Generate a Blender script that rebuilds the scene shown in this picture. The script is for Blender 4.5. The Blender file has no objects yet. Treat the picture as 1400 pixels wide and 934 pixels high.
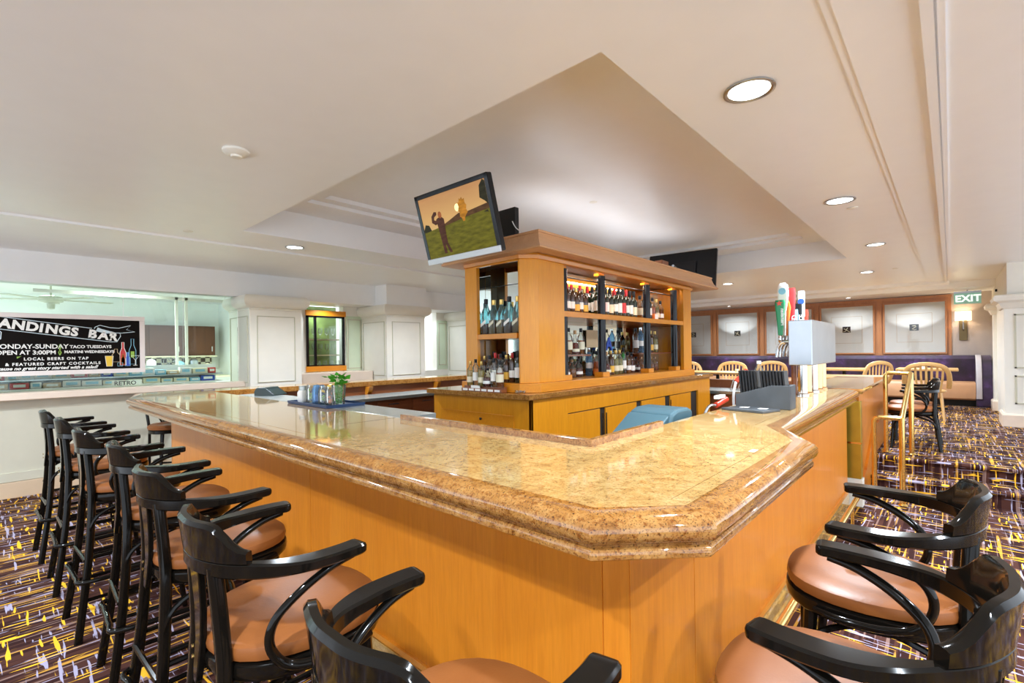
import bpy, bmesh, math, random
from mathutils import Vector, Matrix
random.seed(7)
PI = math.pi
sc = bpy.context.scene
COL = sc.collection
R = math.radians

# ------------------------------------------------------------------ materials
MATS = {}
def newmat(name):
    m = bpy.data.materials.new(name); m.use_nodes = True
    nt = m.node_tree; b = nt.nodes['Principled BSDF']
    MATS[name] = m
    return m, nt, b
def setp(b, col=None, rough=None, metal=None, coat=None, trans=None, spec=None, ior=None, emit=None, es=None, alpha=None, sheen=None, coatr=None):
    I = b.inputs
    if col is not None: I['Base Color'].default_value = (*col, 1)
    if rough is not None: I['Roughness'].default_value = rough
    if metal is not None: I['Metallic'].default_value = metal
    if coat is not None: I['Coat Weight'].default_value = coat
    if coatr is not None: I['Coat Roughness'].default_value = coatr
    if trans is not None: I['Transmission Weight'].default_value = trans
    if spec is not None: I['Specular IOR Level'].default_value = spec
    if ior is not None: I['IOR'].default_value = ior
    if emit is not None: I['Emission Color'].default_value = (*emit, 1); I['Emission Strength'].default_value = es if es is not None else 1
    if alpha is not None: I['Alpha'].default_value = alpha
    if sheen is not None: I['Sheen Weight'].default_value = sheen
def N(nt, t, **kw):
    n = nt.nodes.new(t)
    for k, v in kw.items():
        if k.startswith('i_'):
            n.inputs[k[2:].replace('_', ' ')].default_value = v
        else: setattr(n, k, v)
    return n
def L(nt, a, b): nt.links.new(a, b)
def ramp(nt, fac, stops, interp='LINEAR'):
    r = N(nt, 'ShaderNodeValToRGB'); r.color_ramp.interpolation = interp
    el = r.color_ramp.elements
    while len(el) < len(stops): el.new(0.5)
    for e, (p, c) in zip(el, stops):
        e.position = p; e.color = (*c, 1)
    L(nt, fac, r.inputs['Fac']); return r.outputs['Color']
def mapped(nt, scale, rot=(0, 0, 0), coord='Object'):
    if coord == 'World':
        src = N(nt, 'ShaderNodeNewGeometry').outputs['Position']
    else: src = N(nt, 'ShaderNodeTexCoord').outputs[coord]
    mp = N(nt, 'ShaderNodeMapping'); mp.inputs['Scale'].default_value = scale; mp.inputs['Rotation'].default_value = rot
    L(nt, src, mp.inputs['Vector']); return mp.outputs['Vector']
def noise(nt, vec, scale, detail=3, rough=.5, dist=0):
    n = N(nt, 'ShaderNodeTexNoise'); n.inputs['Scale'].default_value = scale; n.inputs['Detail'].default_value = detail
    n.inputs['Roughness'].default_value = rough; n.inputs['Distortion'].default_value = dist
    L(nt, vec, n.inputs['Vector']); return n.outputs['Fac']
def mix(nt, fac, a, b):
    m = N(nt, 'ShaderNodeMix', data_type='RGBA')
    for s, v in ((m.inputs[0], fac), (m.inputs[6], a), (m.inputs[7], b)):
        if isinstance(v, bpy.types.NodeSocket): L(nt, v, s)
        elif isinstance(v, (int, float)): s.default_value = v
        else: s.default_value = (*v, 1)
    return m.outputs[2]
def bump(nt, b, h, strength, dist=.002):
    bp = N(nt, 'ShaderNodeBump'); bp.inputs['Strength'].default_value = strength; bp.inputs['Distance'].default_value = dist
    L(nt, h, bp.inputs['Height']); L(nt, bp.outputs['Normal'], b.inputs['Normal'])
def plain(name, col, rough=.5, var=.06, **kw):
    m, nt, b = newmat(name); setp(b, col=col, rough=rough, **kw)
    if var:
        f = noise(nt, mapped(nt, (1, 1, 1)), 6, 3)
        lo = tuple(c*(1-var) for c in col); hi = tuple(min(1, c*(1+var)) for c in col)
        L(nt, ramp(nt, f, [(.3, lo), (.7, hi)]), b.inputs['Base Color'])
    return m
def wood(name, c1, c2, axis='Z', rough=.3, coat=.5, scale=1.0, coord='World'):
    m, nt, b = newmat(name); setp(b, rough=rough, coat=coat, coatr=.08)
    s = {'Z': (7, 7, .5), 'X': (.5, 7, 7), 'Y': (7, .5, 7)}[axis]
    v = mapped(nt, tuple(k*scale for k in s), coord=coord)
    f1 = noise(nt, v, 1.6, 5, .6, .6); f2 = noise(nt, v, 14, 3, .6)
    base = ramp(nt, f1, [(.28, c1), (.72, c2)])
    fine = ramp(nt, f2, [(.35, tuple(k*.82 for k in c1)), (.7, tuple(min(1, k*1.05) for k in c2))])
    L(nt, mix(nt, .32, base, fine), b.inputs['Base Color'])
    return m
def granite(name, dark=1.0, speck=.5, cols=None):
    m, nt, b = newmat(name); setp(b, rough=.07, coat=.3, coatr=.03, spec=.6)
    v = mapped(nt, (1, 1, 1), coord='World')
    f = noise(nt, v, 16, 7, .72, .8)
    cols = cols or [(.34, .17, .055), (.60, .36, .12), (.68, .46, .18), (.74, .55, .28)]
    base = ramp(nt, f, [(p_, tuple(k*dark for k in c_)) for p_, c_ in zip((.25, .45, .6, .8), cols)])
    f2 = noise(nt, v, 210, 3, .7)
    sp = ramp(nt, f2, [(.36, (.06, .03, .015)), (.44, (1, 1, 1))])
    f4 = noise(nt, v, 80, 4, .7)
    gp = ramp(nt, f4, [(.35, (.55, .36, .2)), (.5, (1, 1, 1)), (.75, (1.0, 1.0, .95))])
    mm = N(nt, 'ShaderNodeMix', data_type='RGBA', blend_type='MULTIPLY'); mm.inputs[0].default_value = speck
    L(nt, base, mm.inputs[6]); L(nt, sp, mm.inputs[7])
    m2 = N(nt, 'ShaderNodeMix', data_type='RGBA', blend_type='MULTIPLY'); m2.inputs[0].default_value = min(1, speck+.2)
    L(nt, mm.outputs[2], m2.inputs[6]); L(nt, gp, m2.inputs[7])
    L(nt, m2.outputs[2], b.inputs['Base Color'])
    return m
def glassmat(name, col, rough=0.0, ior=1.45, body=0.0, bcol=None):
    # thin clear pane or bottle wall: tinted see-through with a fresnel reflection and, for liquids, some colour of its own
    m, nt, b = newmat(name); nt.nodes.remove(b)
    out = nt.nodes['Material Output']
    tr = N(nt, 'ShaderNodeBsdfTransparent'); tr.inputs['Color'].default_value = (*col, 1)
    gl = N(nt, 'ShaderNodeBsdfGlossy'); gl.inputs['Roughness'].default_value = max(rough, .03); gl.inputs['Color'].default_value = (1, 1, 1, 1)
    fr = N(nt, 'ShaderNodeFresnel'); fr.inputs['IOR'].default_value = ior
    mx = N(nt, 'ShaderNodeMixShader'); L(nt, fr.outputs[0], mx.inputs[0]); L(nt, tr.outputs[0], mx.inputs[1]); L(nt, gl.outputs[0], mx.inputs[2])
    last = mx
    if body:
        df = N(nt, 'ShaderNodeBsdfDiffuse'); df.inputs['Color'].default_value = (*(bcol or col), 1)
        tl = N(nt, 'ShaderNodeBsdfTranslucent'); tl.inputs['Color'].default_value = (*(bcol or col), 1)
        m1 = N(nt, 'ShaderNodeMixShader'); m1.inputs[0].default_value = .5; L(nt, df.outputs[0], m1.inputs[1]); L(nt, tl.outputs[0], m1.inputs[2])
        m2 = N(nt, 'ShaderNodeMixShader'); m2.inputs[0].default_value = body; L(nt, mx.outputs[0], m2.inputs[1]); L(nt, m1.outputs[0], m2.inputs[2]); last = m2
    L(nt, last.outputs[0], out.inputs['Surface'])
    return m

M_ceil = plain('ceiling_paint', (.86, .87, .87), .32, .01, spec=.35)
M_wall = plain('cream_paint', (.80, .78, .70), .4, .02)
M_trimw = plain('ivory_trim', (.80, .775, .69), .38, .02)
M_wainscot = plain('beige_paint', (.56, .53, .42), .45, .03)
M_tanbase = plain('tan_baseboard', (.62, .46, .31), .45, .05)
M_mould = plain('groove_shade_moulding', (.52, .50, .38), .4, .03)  # moulding darkened to paint in the shade of the panel grooves
M_greenp = plain('green_mirror_tint', (.60, .70, .52), .35, .03)  # greenish reflection of the tinted mirror panels, put in as flat colour
M_sill = plain('blush_sill', (.76, .62, .50), .3, .04)
M_taupe = plain('taupe_wallpaper', (.44, .37, .33), .7, .05)
M_maple = wood('honey_maple', (.60, .175, .008), (.70, .235, .016), 'Z', .34, .12)
M_mapleX = wood('honey_maple_along', (.56, .19, .012), (.66, .25, .02), 'X', .3, .2)
M_crown = wood('pale_cornice_wood', (.58, .30, .14), (.68, .38, .19), 'X', .35, .1)
M_isl = wood('amber_maple', (.66, .235, .008), (.76, .31, .014), 'Z', .3, .15)
M_islX = wood('amber_maple_along', (.62, .205, .008), (.72, .28, .014), 'X', .3, .15)
M_brwood = wood('red_brown_wood', (.20, .06, .02), (.32, .11, .04), 'X', .35, .3)
M_paneling = wood('chestnut_panelling', (.34, .13, .04), (.46, .19, .07), 'Z', .4, .2)
M_cabinet = wood('walnut_cabinet', (.075, .022, .007), (.12, .038, .013), 'Z', .5, 0)
M_chairwood = wood('light_oak', (.60, .33, .10), (.72, .43, .16), 'Z', .35, .3, coord='Object')
M_gran = granite('golden_granite', .80, .5)
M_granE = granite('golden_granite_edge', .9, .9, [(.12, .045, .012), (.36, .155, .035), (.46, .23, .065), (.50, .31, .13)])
M_granB = granite('beige_granite_base', 1.05, .25)
M_black = plain('black_gloss_paint', (.005, .004, .003), .10, .0, spec=.22)
M_seat, nt_, b_ = newmat('brown_leather'); setp(b_, rough=.40, spec=.4)
L(nt_, ramp(nt_, noise(nt_, mapped(nt_, (1, 1, 1)), 5, 4), [(.3, (.20, .060, .012)), (.7, (.26, .084, .019))]), b_.inputs['Base Color'])
bump(nt_, b_, noise(nt_, mapped(nt_, (1, 1, 1)), 160, 2), .12)
M_brass = plain('polished_brass', (.86, .60, .20), .16, .04, metal=1)
M_pierbrass = plain('aged_brass', (.50, .36, .045), .28, .12, metal=.75)
M_bronze = plain('dark_bronze', (.16, .12, .06), .35, .1, metal=.8)
M_chrome = plain('chrome', (.75, .75, .76), .12, .02, metal=1)
M_steel = plain('brushed_steel', (.44, .47, .50), .30, .05, metal=1)
M_steelt = plain('grey_steel_shelf', (.42, .45, .43), .25, .05, metal=.6)
M_copper = plain('copper_pipe', (.80, .50, .26), .22, .05, metal=1)
M_dark = plain('dark_void', (.015, .012, .010), .6, 0)
M_blackpl = plain('black_plastic', (.012, .012, .013), .35, .1, spec=.3)
M_blackcol = plain('black_lacquer_column', (.007, .006, .008), .12, .0, spec=.3)
M_grey = plain('charcoal_slate', (.055, .062, .068), .6, .25)
M_teal = plain('grey_teal_plastic', (.055, .115, .14), .4, .05)
M_dgreen = plain('dark_green_plastic', (.008, .025, .025), .25, .1)
M_bluetray = plain('blue_tray', (.02, .05, .13), .35, .1)
M_white = plain('white_plastic', (.85, .85, .85), .35, .0)
M_paper = plain('white_paper', (.86, .84, .79), .6, .02)
M_cream = plain('cream_label', (.78, .72, .52), .5, .04)
M_redl = plain('red_label', (.55, .03, .03), .4, .05)
M_yel = plain('yellow_label', (.75, .42, .04), .4, .05)
M_blue = plain('blue_card', (.02, .08, .45), .4, .0)
M_orange = plain('orange_paint', (.80, .20, .02), .4, .05)
M_green = plain('green_enamel', (.01, .24, .09), .3, .05)
M_lightbl = plain('light_blue_enamel', (.25, .55, .70), .35, .1)
M_tan = plain('tan_card', (.62, .45, .26), .6, .08)
M_leaf = plain('mint_leaf', (.07, .42, .02), .45, .35)
M_lime = plain('lime_peel', (.30, .50, .06), .4, .1)
M_lemon = plain('lemon_peel', (.85, .55, .04), .4, .08)
M_red = plain('red_plastic', (.65, .06, .03), .35, .05)
M_velvet, nt_, b_ = newmat('purple_velvet'); setp(b_, rough=.6, sheen=.15)
L(nt_, ramp(nt_, noise(nt_, mapped(nt_, (1, 1, 1), coord='World'), 3.2, 5, .6), [(.38, (.012, .004, .014)), (.55, (.035, .012, .05)), (.75, (.12, .05, .22))]), b_.inputs['Base Color'])
M_boothseat = plain('caramel_vinyl', (.52, .27, .13), .4, .06)
M_boothpipe = plain('grey_vinyl', (.50, .46, .47), .4, .06)
M_mirror = plain('mirror', (.80, .86, .82), .02, 0, metal=1)
M_checker, nt_, b_ = newmat('checker_tile'); setp(b_, rough=.2)
ck = N(nt_, 'ShaderNodeTexChecker'); ck.inputs['Color1'].default_value = (.01, .01, .01, 1); ck.inputs['Color2'].default_value = (.8, .78, .66, 1); ck.inputs['Scale'].default_value = 1
L(nt_, mapped(nt_, (12, 12, 12), coord='World'), ck.inputs['Vector']); L(nt_, ck.outputs['Color'], b_.inputs['Base Color'])
M_pane = glassmat('clear_pane', (.94, 1.0, .97), 0, 1.35)
M_pane2 = glassmat('picture_glass', (.99, .99, .985), 0, 1.4)
M_stemg = plain('green_lit_glass', (.15, .20, .06), .15, .35)
M_shade = plain('lamp_fabric', (.9, .82, .7), .6, .02, emit=(1, .78, .5), es=2.2)
M_lamp = plain('lamp_lens', (1, 1, 1), .4, 0, emit=(1, .96, .88), es=9)
M_exit = plain('exit_glass', (.22, .45, .38), .3, .04, emit=(.3, .6, .5), es=.25)
M_exitl = plain('exit_letter', (.9, 1, .95), .4, 0, emit=(.85, 1, .95), es=.9)
M_darkcarp = plain('dark_rubber_mat', (.06, .035, .025), .7, .2)

# liquids and glass
G_clear = glassmat('clear_glass', (.93, .95, .93), 0, 1.45, .05)
G_teal = glassmat('aqua_glass', (.70, .92, .93), 0, 1.45, .14)
G_green = glassmat('green_glass', (.05, .75, .12), 0, 1.45, .4)
G_blue = glassmat('blue_glass', (.45, .70, .92), 0, 1.45, .25)
G_dark = plain('dark_wine_glass', (.010, .018, .008), .08, .0, coat=.6)
G_brown = plain('brown_bottle_glass', (.05, .018, .006), .08, .0, coat=.6)
Q_amber = glassmat('amber_spirit', (.80, .36, .06), 0, 1.2, .5, (.62, .22, .02))
Q_red = glassmat('red_spirit', (.55, .10, .04), 0, 1.2, .5, (.34, .05, .015))
Q_pale = glassmat('pale_spirit', (.90, .82, .45), 0, 1.2, .45, (.75, .66, .2))
Q_orange = glassmat('orange_spirit', (.95, .36, .05), 0, 1.2, .5, (.85, .25, .02))

# carpet
M_carpet, nt, b = newmat('patterned_carpet'); setp(b, rough=.95, spec=.08)
geo = N(nt, 'ShaderNodeNewGeometry').outputs['Position']
sx = N(nt, 'ShaderNodeSeparateXYZ'); L(nt, geo, sx.inputs[0])
sub = N(nt, 'ShaderNodeMath', operation='SUBTRACT'); L(nt, sx.outputs['X'], sub.inputs[0]); L(nt, sx.outputs['Z'], sub.inputs[1])
cb = N(nt, 'ShaderNodeCombineXYZ'); L(nt, sub.outputs[0], cb.inputs[0]); L(nt, sx.outputs['Y'], cb.inputs[1])
def streak(scale, thr, off, dist=.3):
    mp = N(nt, 'ShaderNodeMapping'); mp.inputs['Scale'].default_value = (*scale, 1); mp.inputs['Location'].default_value = (off, off*.7, off*1.3)
    L(nt, cb.outputs[0], mp.inputs['Vector'])
    f = noise(nt, mp.outputs['Vector'], 1, 1, .4, dist)
    g = N(nt, 'ShaderNodeMapRange'); g.inputs['From Min'].default_value = thr; g.inputs['From Max'].default_value = thr+.03
    L(nt, f, g.inputs['Value']); return g.outputs[0]
c = mix(nt, streak((1.0, 26), .50, 21), (.030, .011, .010), (.062, .024, .018))
c = mix(nt, streak((1.6, 42), .61, 3), c, (.20, .12, .10))
c = mix(nt, streak((1.3, 34), .66, 11), c, (.48, .24, .04))
c = mix(nt, streak((60, 5), .65, 5, .35), c, (.34, .31, .42))
c = mix(nt, streak((5, 60), .67, 31, .2), c, (.34, .31, .42))
c = mix(nt, streak((46, 4.2), .648, 17, .4), c, (.82, .44, .03))
c = mix(nt, streak((5, 56), .675, 41, .2), c, (.82, .44, .03))
L(nt, c, b.inputs['Base Color'])

# ------------------------------------------------------------------ mesh helpers
def bm_(): return bmesh.new()
def box(bm, x0, x1, y0, y1, z0, z1):
    v = [bm.verts.new(p) for p in ((x0,y0,z0),(x1,y0,z0),(x1,y1,z0),(x0,y1,z0),(x0,y0,z1),(x1,y0,z1),(x1,y1,z1),(x0,y1,z1))]
    for f in ((3,2,1,0),(4,5,6,7),(0,1,5,4),(1,2,6,5),(2,3,7,6),(3,0,4,7)): bm.faces.new([v[i] for i in f])
    return bm
def prism(bm, poly, z0, z1):
    a = [bm.verts.new((x, y, z0)) for x, y in poly]; c = [bm.verts.new((x, y, z1)) for x, y in poly]
    n = len(poly); bm.faces.new(a[::-1]); bm.faces.new(c)
    for i in range(n): bm.faces.new((a[i], a[(i+1)%n], c[(i+1)%n], c[i]))
    return bm
def rings(bm, rs, closed_ring=True, cap=True, loop=False):
    V = [[bm.verts.new(p) for p in r] for r in rs]
    n = len(rs[0]); m = len(rs)
    for i in range(m if loop else m-1):
        a, c = V[i], V[(i+1) % m]
        for j in range(n if closed_ring else n-1):
            k = (j+1) % n
            bm.faces.new((a[j], a[k], c[k], c[j]))
    if cap and not loop and closed_ring:
        bm.faces.new(V[0][::-1]); bm.faces.new(V[-1])
    return V
def offs(path, o, closed):
    n = len(path); out = []
    for i in range(n):
        p = Vector(path[i])
        if closed or 0 < i < n-1:
            a = (p-Vector(path[i-1])).normalized(); c = (Vector(path[(i+1) % n])-p).normalized()
        elif i == 0: a = c = (Vector(path[1])-p).normalized()
        else: a = c = (p-Vector(path[i-1])).normalized()
        n1 = Vector((a.y, -a.x)); n2 = Vector((c.y, -c.x))
        m = (n1+n2)/(1+n1.dot(n2)); out.append(tuple(p+m*o))
    return out
def sweep(bm, path, prof, closed=False):      # prof = (outward offset, z), outward = right-hand side of travel
    R_ = []
    offd = [offs(path, o, closed) for o, z in prof]
    for i in range(len(path)):
        R_.append([(offd[j][i][0], offd[j][i][1], prof[j][1]) for j in range(len(prof))])
    rings(bm, R_, True, True, closed); return bm
def frames(pts, closed, up):
    n = len(pts); T = []
    for i in range(n):
        a = Vector(pts[i-1]) if (closed or i > 0) else Vector(pts[i]); c = Vector(pts[(i+1) % n]) if (closed or i < n-1) else Vector(pts[i])
        T.append((c-a).normalized())
    out = []
    if up is not None:
        for t in T:
            s = t.cross(Vector(up));
            if s.length < 1e-4: s = Vector((1, 0, 0))
            s.normalize(); out.append((s, s.cross(t).normalized()))
    else:
        s = T[0].orthogonal().normalized()
        for t in T:
            s = (s-t*s.dot(t)).normalized(); out.append((s, t.cross(s).normalized()))
    return out
def loft(bm, pts, sect, up=None, closed=False):  # sect: list of (a,b) or function(i)->list
    fr = frames(pts, closed, up); RS = []
    for i, p in enumerate(pts):
        s, u = fr[i]; se = sect(i) if callable(sect) else sect
        RS.append([tuple(Vector(p)+s*a+u*c) for a, c in se])
    rings(bm, RS, True, True, closed); return bm
def circ(r, n=10): return [(r*math.cos(2*PI*i/n), r*math.sin(2*PI*i/n)) for i in range(n)]
def tube(bm, pts, r, n=10, closed=False, up=None):
    if isinstance(r, (int, float)): return loft(bm, pts, circ(r, n), up, closed)
    m = len(pts)
    return loft(bm, pts, lambda i: circ(r[0]+(r[1]-r[0])*i/(m-1), n), up, closed)
def rr(w, h, r, n=3):
    out = []
    for cx, cy, a0 in ((w/2-r, h/2-r, 0), (-w/2+r, h/2-r, 90), (-w/2+r, -h/2+r, 180), (w/2-r, -h/2+r, 270)):
        for i in range(n+1):
            a = R(a0+90*i/n); out.append((cx+r*math.cos(a), cy+r*math.sin(a)))
    return out
def cr(pts, n=6, closed=False):
    P = [Vector(p) for p in pts]; out = []; m = len(P)
    for i in range(m if closed else m-1):
        if closed: p0, p1, p2, p3 = P[i-1], P[i], P[(i+1) % m], P[(i+2) % m]
        else: p0, p1, p2, p3 = P[max(i-1, 0)], P[i], P[i+1], P[min(i+2, m-1)]
        for k in range(n):
            t = k/n
            out.append(tuple(.5*((2*p1)+(p2-p0)*t+(2*p0-5*p1+4*p2-p3)*t*t+(3*p1-p0-3*p2+p3)*t**3)))
    if not closed: out.append(tuple(P[-1]))
    return out
def lathe(bm, prof, c=(0, 0, 0), n=20, cap=True, sq=2.0, sqr=0):
    RS = []
    for r, z in prof:
        ring = []
        for i in range(n):
            a = 2*PI*i/n; ca, sa = math.cos(a), math.sin(a); k = 1
            if sq != 2 and r > sqr: k = (abs(ca)**sq+abs(sa)**sq)**(-1/sq)*.93
            ring.append((c[0]+r*k*ca, c[1]+r*k*sa, c[2]+z))
        RS.append(ring)
    rings(bm, RS, True, cap); return bm
def quad(bm, pts):
    bm.faces.new([bm.verts.new(p) for p in pts])
def stroke(bm, pts, w, M=None, closed=False):
    P = [Vector((p[0], p[1])) for p in pts]; n = len(P)
    rs = []
    for i in range(n):
        a = P[i-1] if (closed or i > 0) else P[i]; c = P[(i+1) % n] if (closed or i < n-1) else P[i]
        t = (c-a).normalized(); nn = Vector((-t.y, t.x))*w/2
        rs.append([(P[i].x+nn.x, P[i].y+nn.y, 0), (P[i].x-nn.x, P[i].y-nn.y, 0)])
    V = [[bm.verts.new((M @ Vector(p)) if M else p) for p in r] for r in rs]
    for i in range(n if closed else n-1):
        a, c = V[i], V[(i+1) % n]; bm.faces.new((a[0], a[1], c[1], c[0]))
def poly(bm, pts, M=None, z=0):
    f = bm.faces.new([bm.verts.new((M @ Vector((x, y, z))) if M else (x, y, z)) for x, y in pts]); return f
def text_bm(bm, s, size, M, offset=0.0, extrude=0.0, align='LEFT', shear=0, spacing=1):
    cu = bpy.data.curves.new('t', 'FONT'); cu.body = s; cu.size = size; cu.offset = offset; cu.extrude = extrude; cu.align_x = align
    cu.shear = shear; cu.space_character = spacing; cu.resolution_u = 3
    o = bpy.data.objects.new('t', cu); COL.objects.link(o)
    dg = bpy.context.evaluated_depsgraph_get(); dg.update()
    me = bpy.data.meshes.new_from_object(o.evaluated_get(dg))
    me.transform(M); bm.from_mesh(me)
    bpy.data.objects.remove(o); bpy.data.curves.remove(cu); bpy.data.meshes.remove(me)

def obj(name, bm, mat, parent=None, smooth=False, bevel=0, loc=None, mats=None):
    bmesh.ops.recalc_face_normals(bm, faces=bm.faces[:])
    me = bpy.data.meshes.new(name); bm.to_mesh(me); bm.free()
    for m in ([mat] if mats is None else mats): me.materials.append(m)
    o = bpy.data.objects.new(name, me); COL.objects.link(o)
    if smooth:
        for p in me.polygons: p.use_smooth = True
        try: me.set_sharp_from_angle(angle=R(35))
        except Exception: pass
    if parent: o.parent = parent
    if loc: o.location = loc
    if bevel:
        bv = o.modifiers.new('b', 'BEVEL'); bv.width = bevel; bv.segments = 2; bv.limit_method = 'ANGLE'; bv.angle_limit = R(40)
    return o
def tag(o, label, cat, group=None, kind=None):
    o['label'] = label; o['category'] = cat
    if group: o['group'] = group
    if kind: o['kind'] = kind
    return o
def thing(name, label, cat, loc=(0, 0, 0), rz=0, group=None):
    o = bpy.data.objects.new(name, None); COL.objects.link(o); o.empty_display_size = .05
    o.location = loc; o.rotation_euler = (0, 0, rz)
    return tag(o, label, cat, group)
def struct(name, bm, mat, smooth=False, bevel=0, label=None, cat=None):
    o = obj(name, bm, mat, smooth=smooth, bevel=bevel); o['kind'] = 'structure'
    if label: o['label'] = label
    if cat: o['category'] = cat
    return o
KIDS = {}
def dup(root, loc, rz=0, label=None, group=None, sc_=None):
    r = root.copy(); COL.objects.link(r); r.location = loc; r.rotation_euler = (root.rotation_euler[0], root.rotation_euler[1], rz)
    if sc_: r.scale = sc_
    if label: r['label'] = label
    if group: r['group'] = group
    if root.name not in KIDS: KIDS[root.name] = [(ch, list(ch.children)) for ch in root.children]
    for ch, gs in KIDS[root.name]:
        c_ = ch.copy(); COL.objects.link(c_); c_.parent = r
        for g in gs:
            d = g.copy(); COL.objects.link(d); d.parent = c_
    return r
def place(proto, used, loc, rz, label, group=None, s=None):
    if not used.get(proto.name):
        used[proto.name] = 1
        _ = [KIDS.setdefault(proto.name, [(ch, list(ch.children)) for ch in proto.children])]
        proto.location = loc; proto.rotation_euler = (proto.rotation_euler[0], proto.rotation_euler[1], rz); proto['label'] = label
        if group: proto['group'] = group
        if s: proto.scale = s
        return proto
    return dup(proto, loc, rz, label, group, s)
USED = {}
ORD = ['first', 'second', 'third', 'fourth', 'fifth', 'sixth', 'seventh', 'eighth', 'ninth', 'tenth', 'eleventh', 'twelfth', 'thirteenth', 'fourteenth', 'fifteenth', 'sixteenth']

# ------------------------------------------------------------------ camera (level, vertical shift, slight roll)
H = 1.46
TH = R(42.39); RO = 0.01464
F_ = Vector((math.cos(TH), math.sin(TH), 0)); Rh = Vector((math.sin(TH), -math.cos(TH), 0)); Zv = Vector((0, 0, 1))
Iv = math.cos(RO)*Rh-math.sin(RO)*Zv; Uv = math.cos(RO)*Zv+math.sin(RO)*Rh
cam = bpy.data.cameras.new('camera'); co = bpy.data.objects.new('camera', cam); COL.objects.link(co)
mw = Matrix((Iv, Uv, -F_)).transposed().to_4x4(); mw.translation = Vector((0, 0, H)); co.matrix_world = mw
cam.sensor_width = 36; cam.lens = 656.8/1400*36; cam.shift_y = 13.5/1400; cam.clip_start = .02
sc.camera = co

# ------------------------------------------------------------------ setting: floors, steps, walls, ceiling
struct('floor', box(bm_(), -3.5, 7.7, -3.2, 7.4, -.1, 0), M_carpet)
bm = bm_()
def nose(bm, x0, x1, y0, y1, z):
    pr = [(x0+.03, z-.15), (x0+.03, z-.035), (x0+.005, z-.03), (x0, z-.012), (x0+.012, z), (x1, z), (x1, z-.15)]
    rings(bm, [[(x, y0, zz) for x, zz in pr], [(x, y1, zz) for x, zz in pr]])
nose(bm, 6.04, 6.6, -3.2, .62, .15); nose(bm, 6.37, 13.2, -3.2, .62, .30)
box(bm, 6.42, 13.2, -3.2, .62, 0, .15)
box(bm, 7.75, 13.2, .62, 7.4, 0, .30)
struct('floor', bm, M_carpet, label='raised carpeted floor reached by two steps', cat='floor')
bm = box(bm_(), 1.68, 7.7, 1.12, 5.95, .001, .012); box(bm, 1.5, 1.68, 5.95, 6.1, .001, .012)
o = tag(obj('floor_mat', bm, M_darkcarp), 'dark rubber mat covering the floor inside the bar', 'mat')

ZC = 2.63
bm = bm_()
rx0, rx1, ry0, ry1 = 1.64, 7.70, 1.0, 4.90
box(bm, -3.5, rx0, -3.2, 7.4, ZC, 3.2); box(bm, rx1, 13.4, -3.2, 7.4, ZC, 3.2)
box(bm, rx0, rx1, -3.2, ry0, ZC, 3.2); box(bm, rx0, rx1, ry1, 7.4, ZC, 3.2)
i1 = .42
box(bm, rx0, rx0+i1, ry0, ry1, 2.90, 3.2); box(bm, rx1-i1, rx1, ry0, ry1, 2.90, 3.2)
box(bm, rx0+i1, rx1-i1, ry0, ry0+i1, 2.90, 3.2); box(bm, rx0+i1, rx1-i1, ry1-i1, ry1, 2.90, 3.2)
i2 = i1+.12
for (a, b_2, c_, d_) in ((rx0+i1, rx0+i2, ry0+i1, ry1-i1), (rx1-i2, rx1-i1, ry0+i1, ry1-i1), (rx0+i2, rx1-i2, ry0+i1, ry0+i2), (rx0+i2, rx1-i2, ry1-i2, ry1-i1)):
    box(bm, a, b_2, c_, d_, 2.935, 3.2)
box(bm, rx0+i2, rx1-i2, ry0+i2, ry1-i2, 2.975, 3.2)
struct('ceiling', bm, M_ceil)
# mouldings running across the ceiling
bm = box(bm_(), -3.5, 12.0, .285, .315, 2.622, 2.632); box(bm, -3.5, 12.0, -3.2, .285, 2.615, 2.632)
box(bm, -3.5, 12.3, .0, .022, 2.603, 2.62); box(bm, -3.5, 12.3, .03, .065, 2.595, 2.62)
struct('trim_1', bm, M_ceil)
bm = box(bm_(), -3.5, 12.6, 5.62, 7.3, 2.617, 2.632); box(bm, -3.5, 12.6, 5.56, 5.60, 2.61, 2.632)
struct('trim_2', bm, M_ceil)
bm = box(bm_(), 12.0, 13.2, -3.2, 7.3, 2.50, 2.64); box(bm, 11.6, 12.0, .0, 7.3, 2.57, 2.632)
struct('trim_3', bm, M_ceil, label='dropped ceiling border above the picture wall', cat='ceiling')

# wall behind the left stools (half-height, glazed above) and its beam
bm = box(bm_(), -3.5, 2.40, 7.30, 7.45, 0, 1.05); struct('wall_left', bm, M_wainscot)
bm = box(bm_(), -3.5, 2.40, 7.275, 7.30, .17, .26); struct('trim_4', bm, M_wainscot, label='raised skirting band on the half wall', cat='trim')
struct('baseboard_left', box(bm_(), -3.5, 2.40, 7.26, 7.30, 0, .165), M_tanbase, bevel=.004)
bm = sweep(bm_(), [(-3.5, 7.30), (2.41, 7.30)], [(-.15, 1.10), (.10, 1.10), (.115, 1.09), (.115, 1.03), (.10, 1.02), (-.15, 1.02)])
struct('trim_5', bm, M_sill, label='blush window ledge along the half wall', cat='ledge')
bm = box(bm_(), -3.5, 13.2, 7.30, 7.55, 2.28, 2.64); struct('wall_left', bm, M_ceil, label='beam above the glazed partition', cat='wall')
# glass partition
for k, (a, b_2) in enumerate(((-3.5, -.7), (-.7, 1.13), (1.135, 1.75), (1.755, 2.40))):
    o = struct('window_%d' % (k+1), box(bm_(), a+.003, b_2-.003, 7.42, 7.43, 1.10, 2.28), M_pane)

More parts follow.
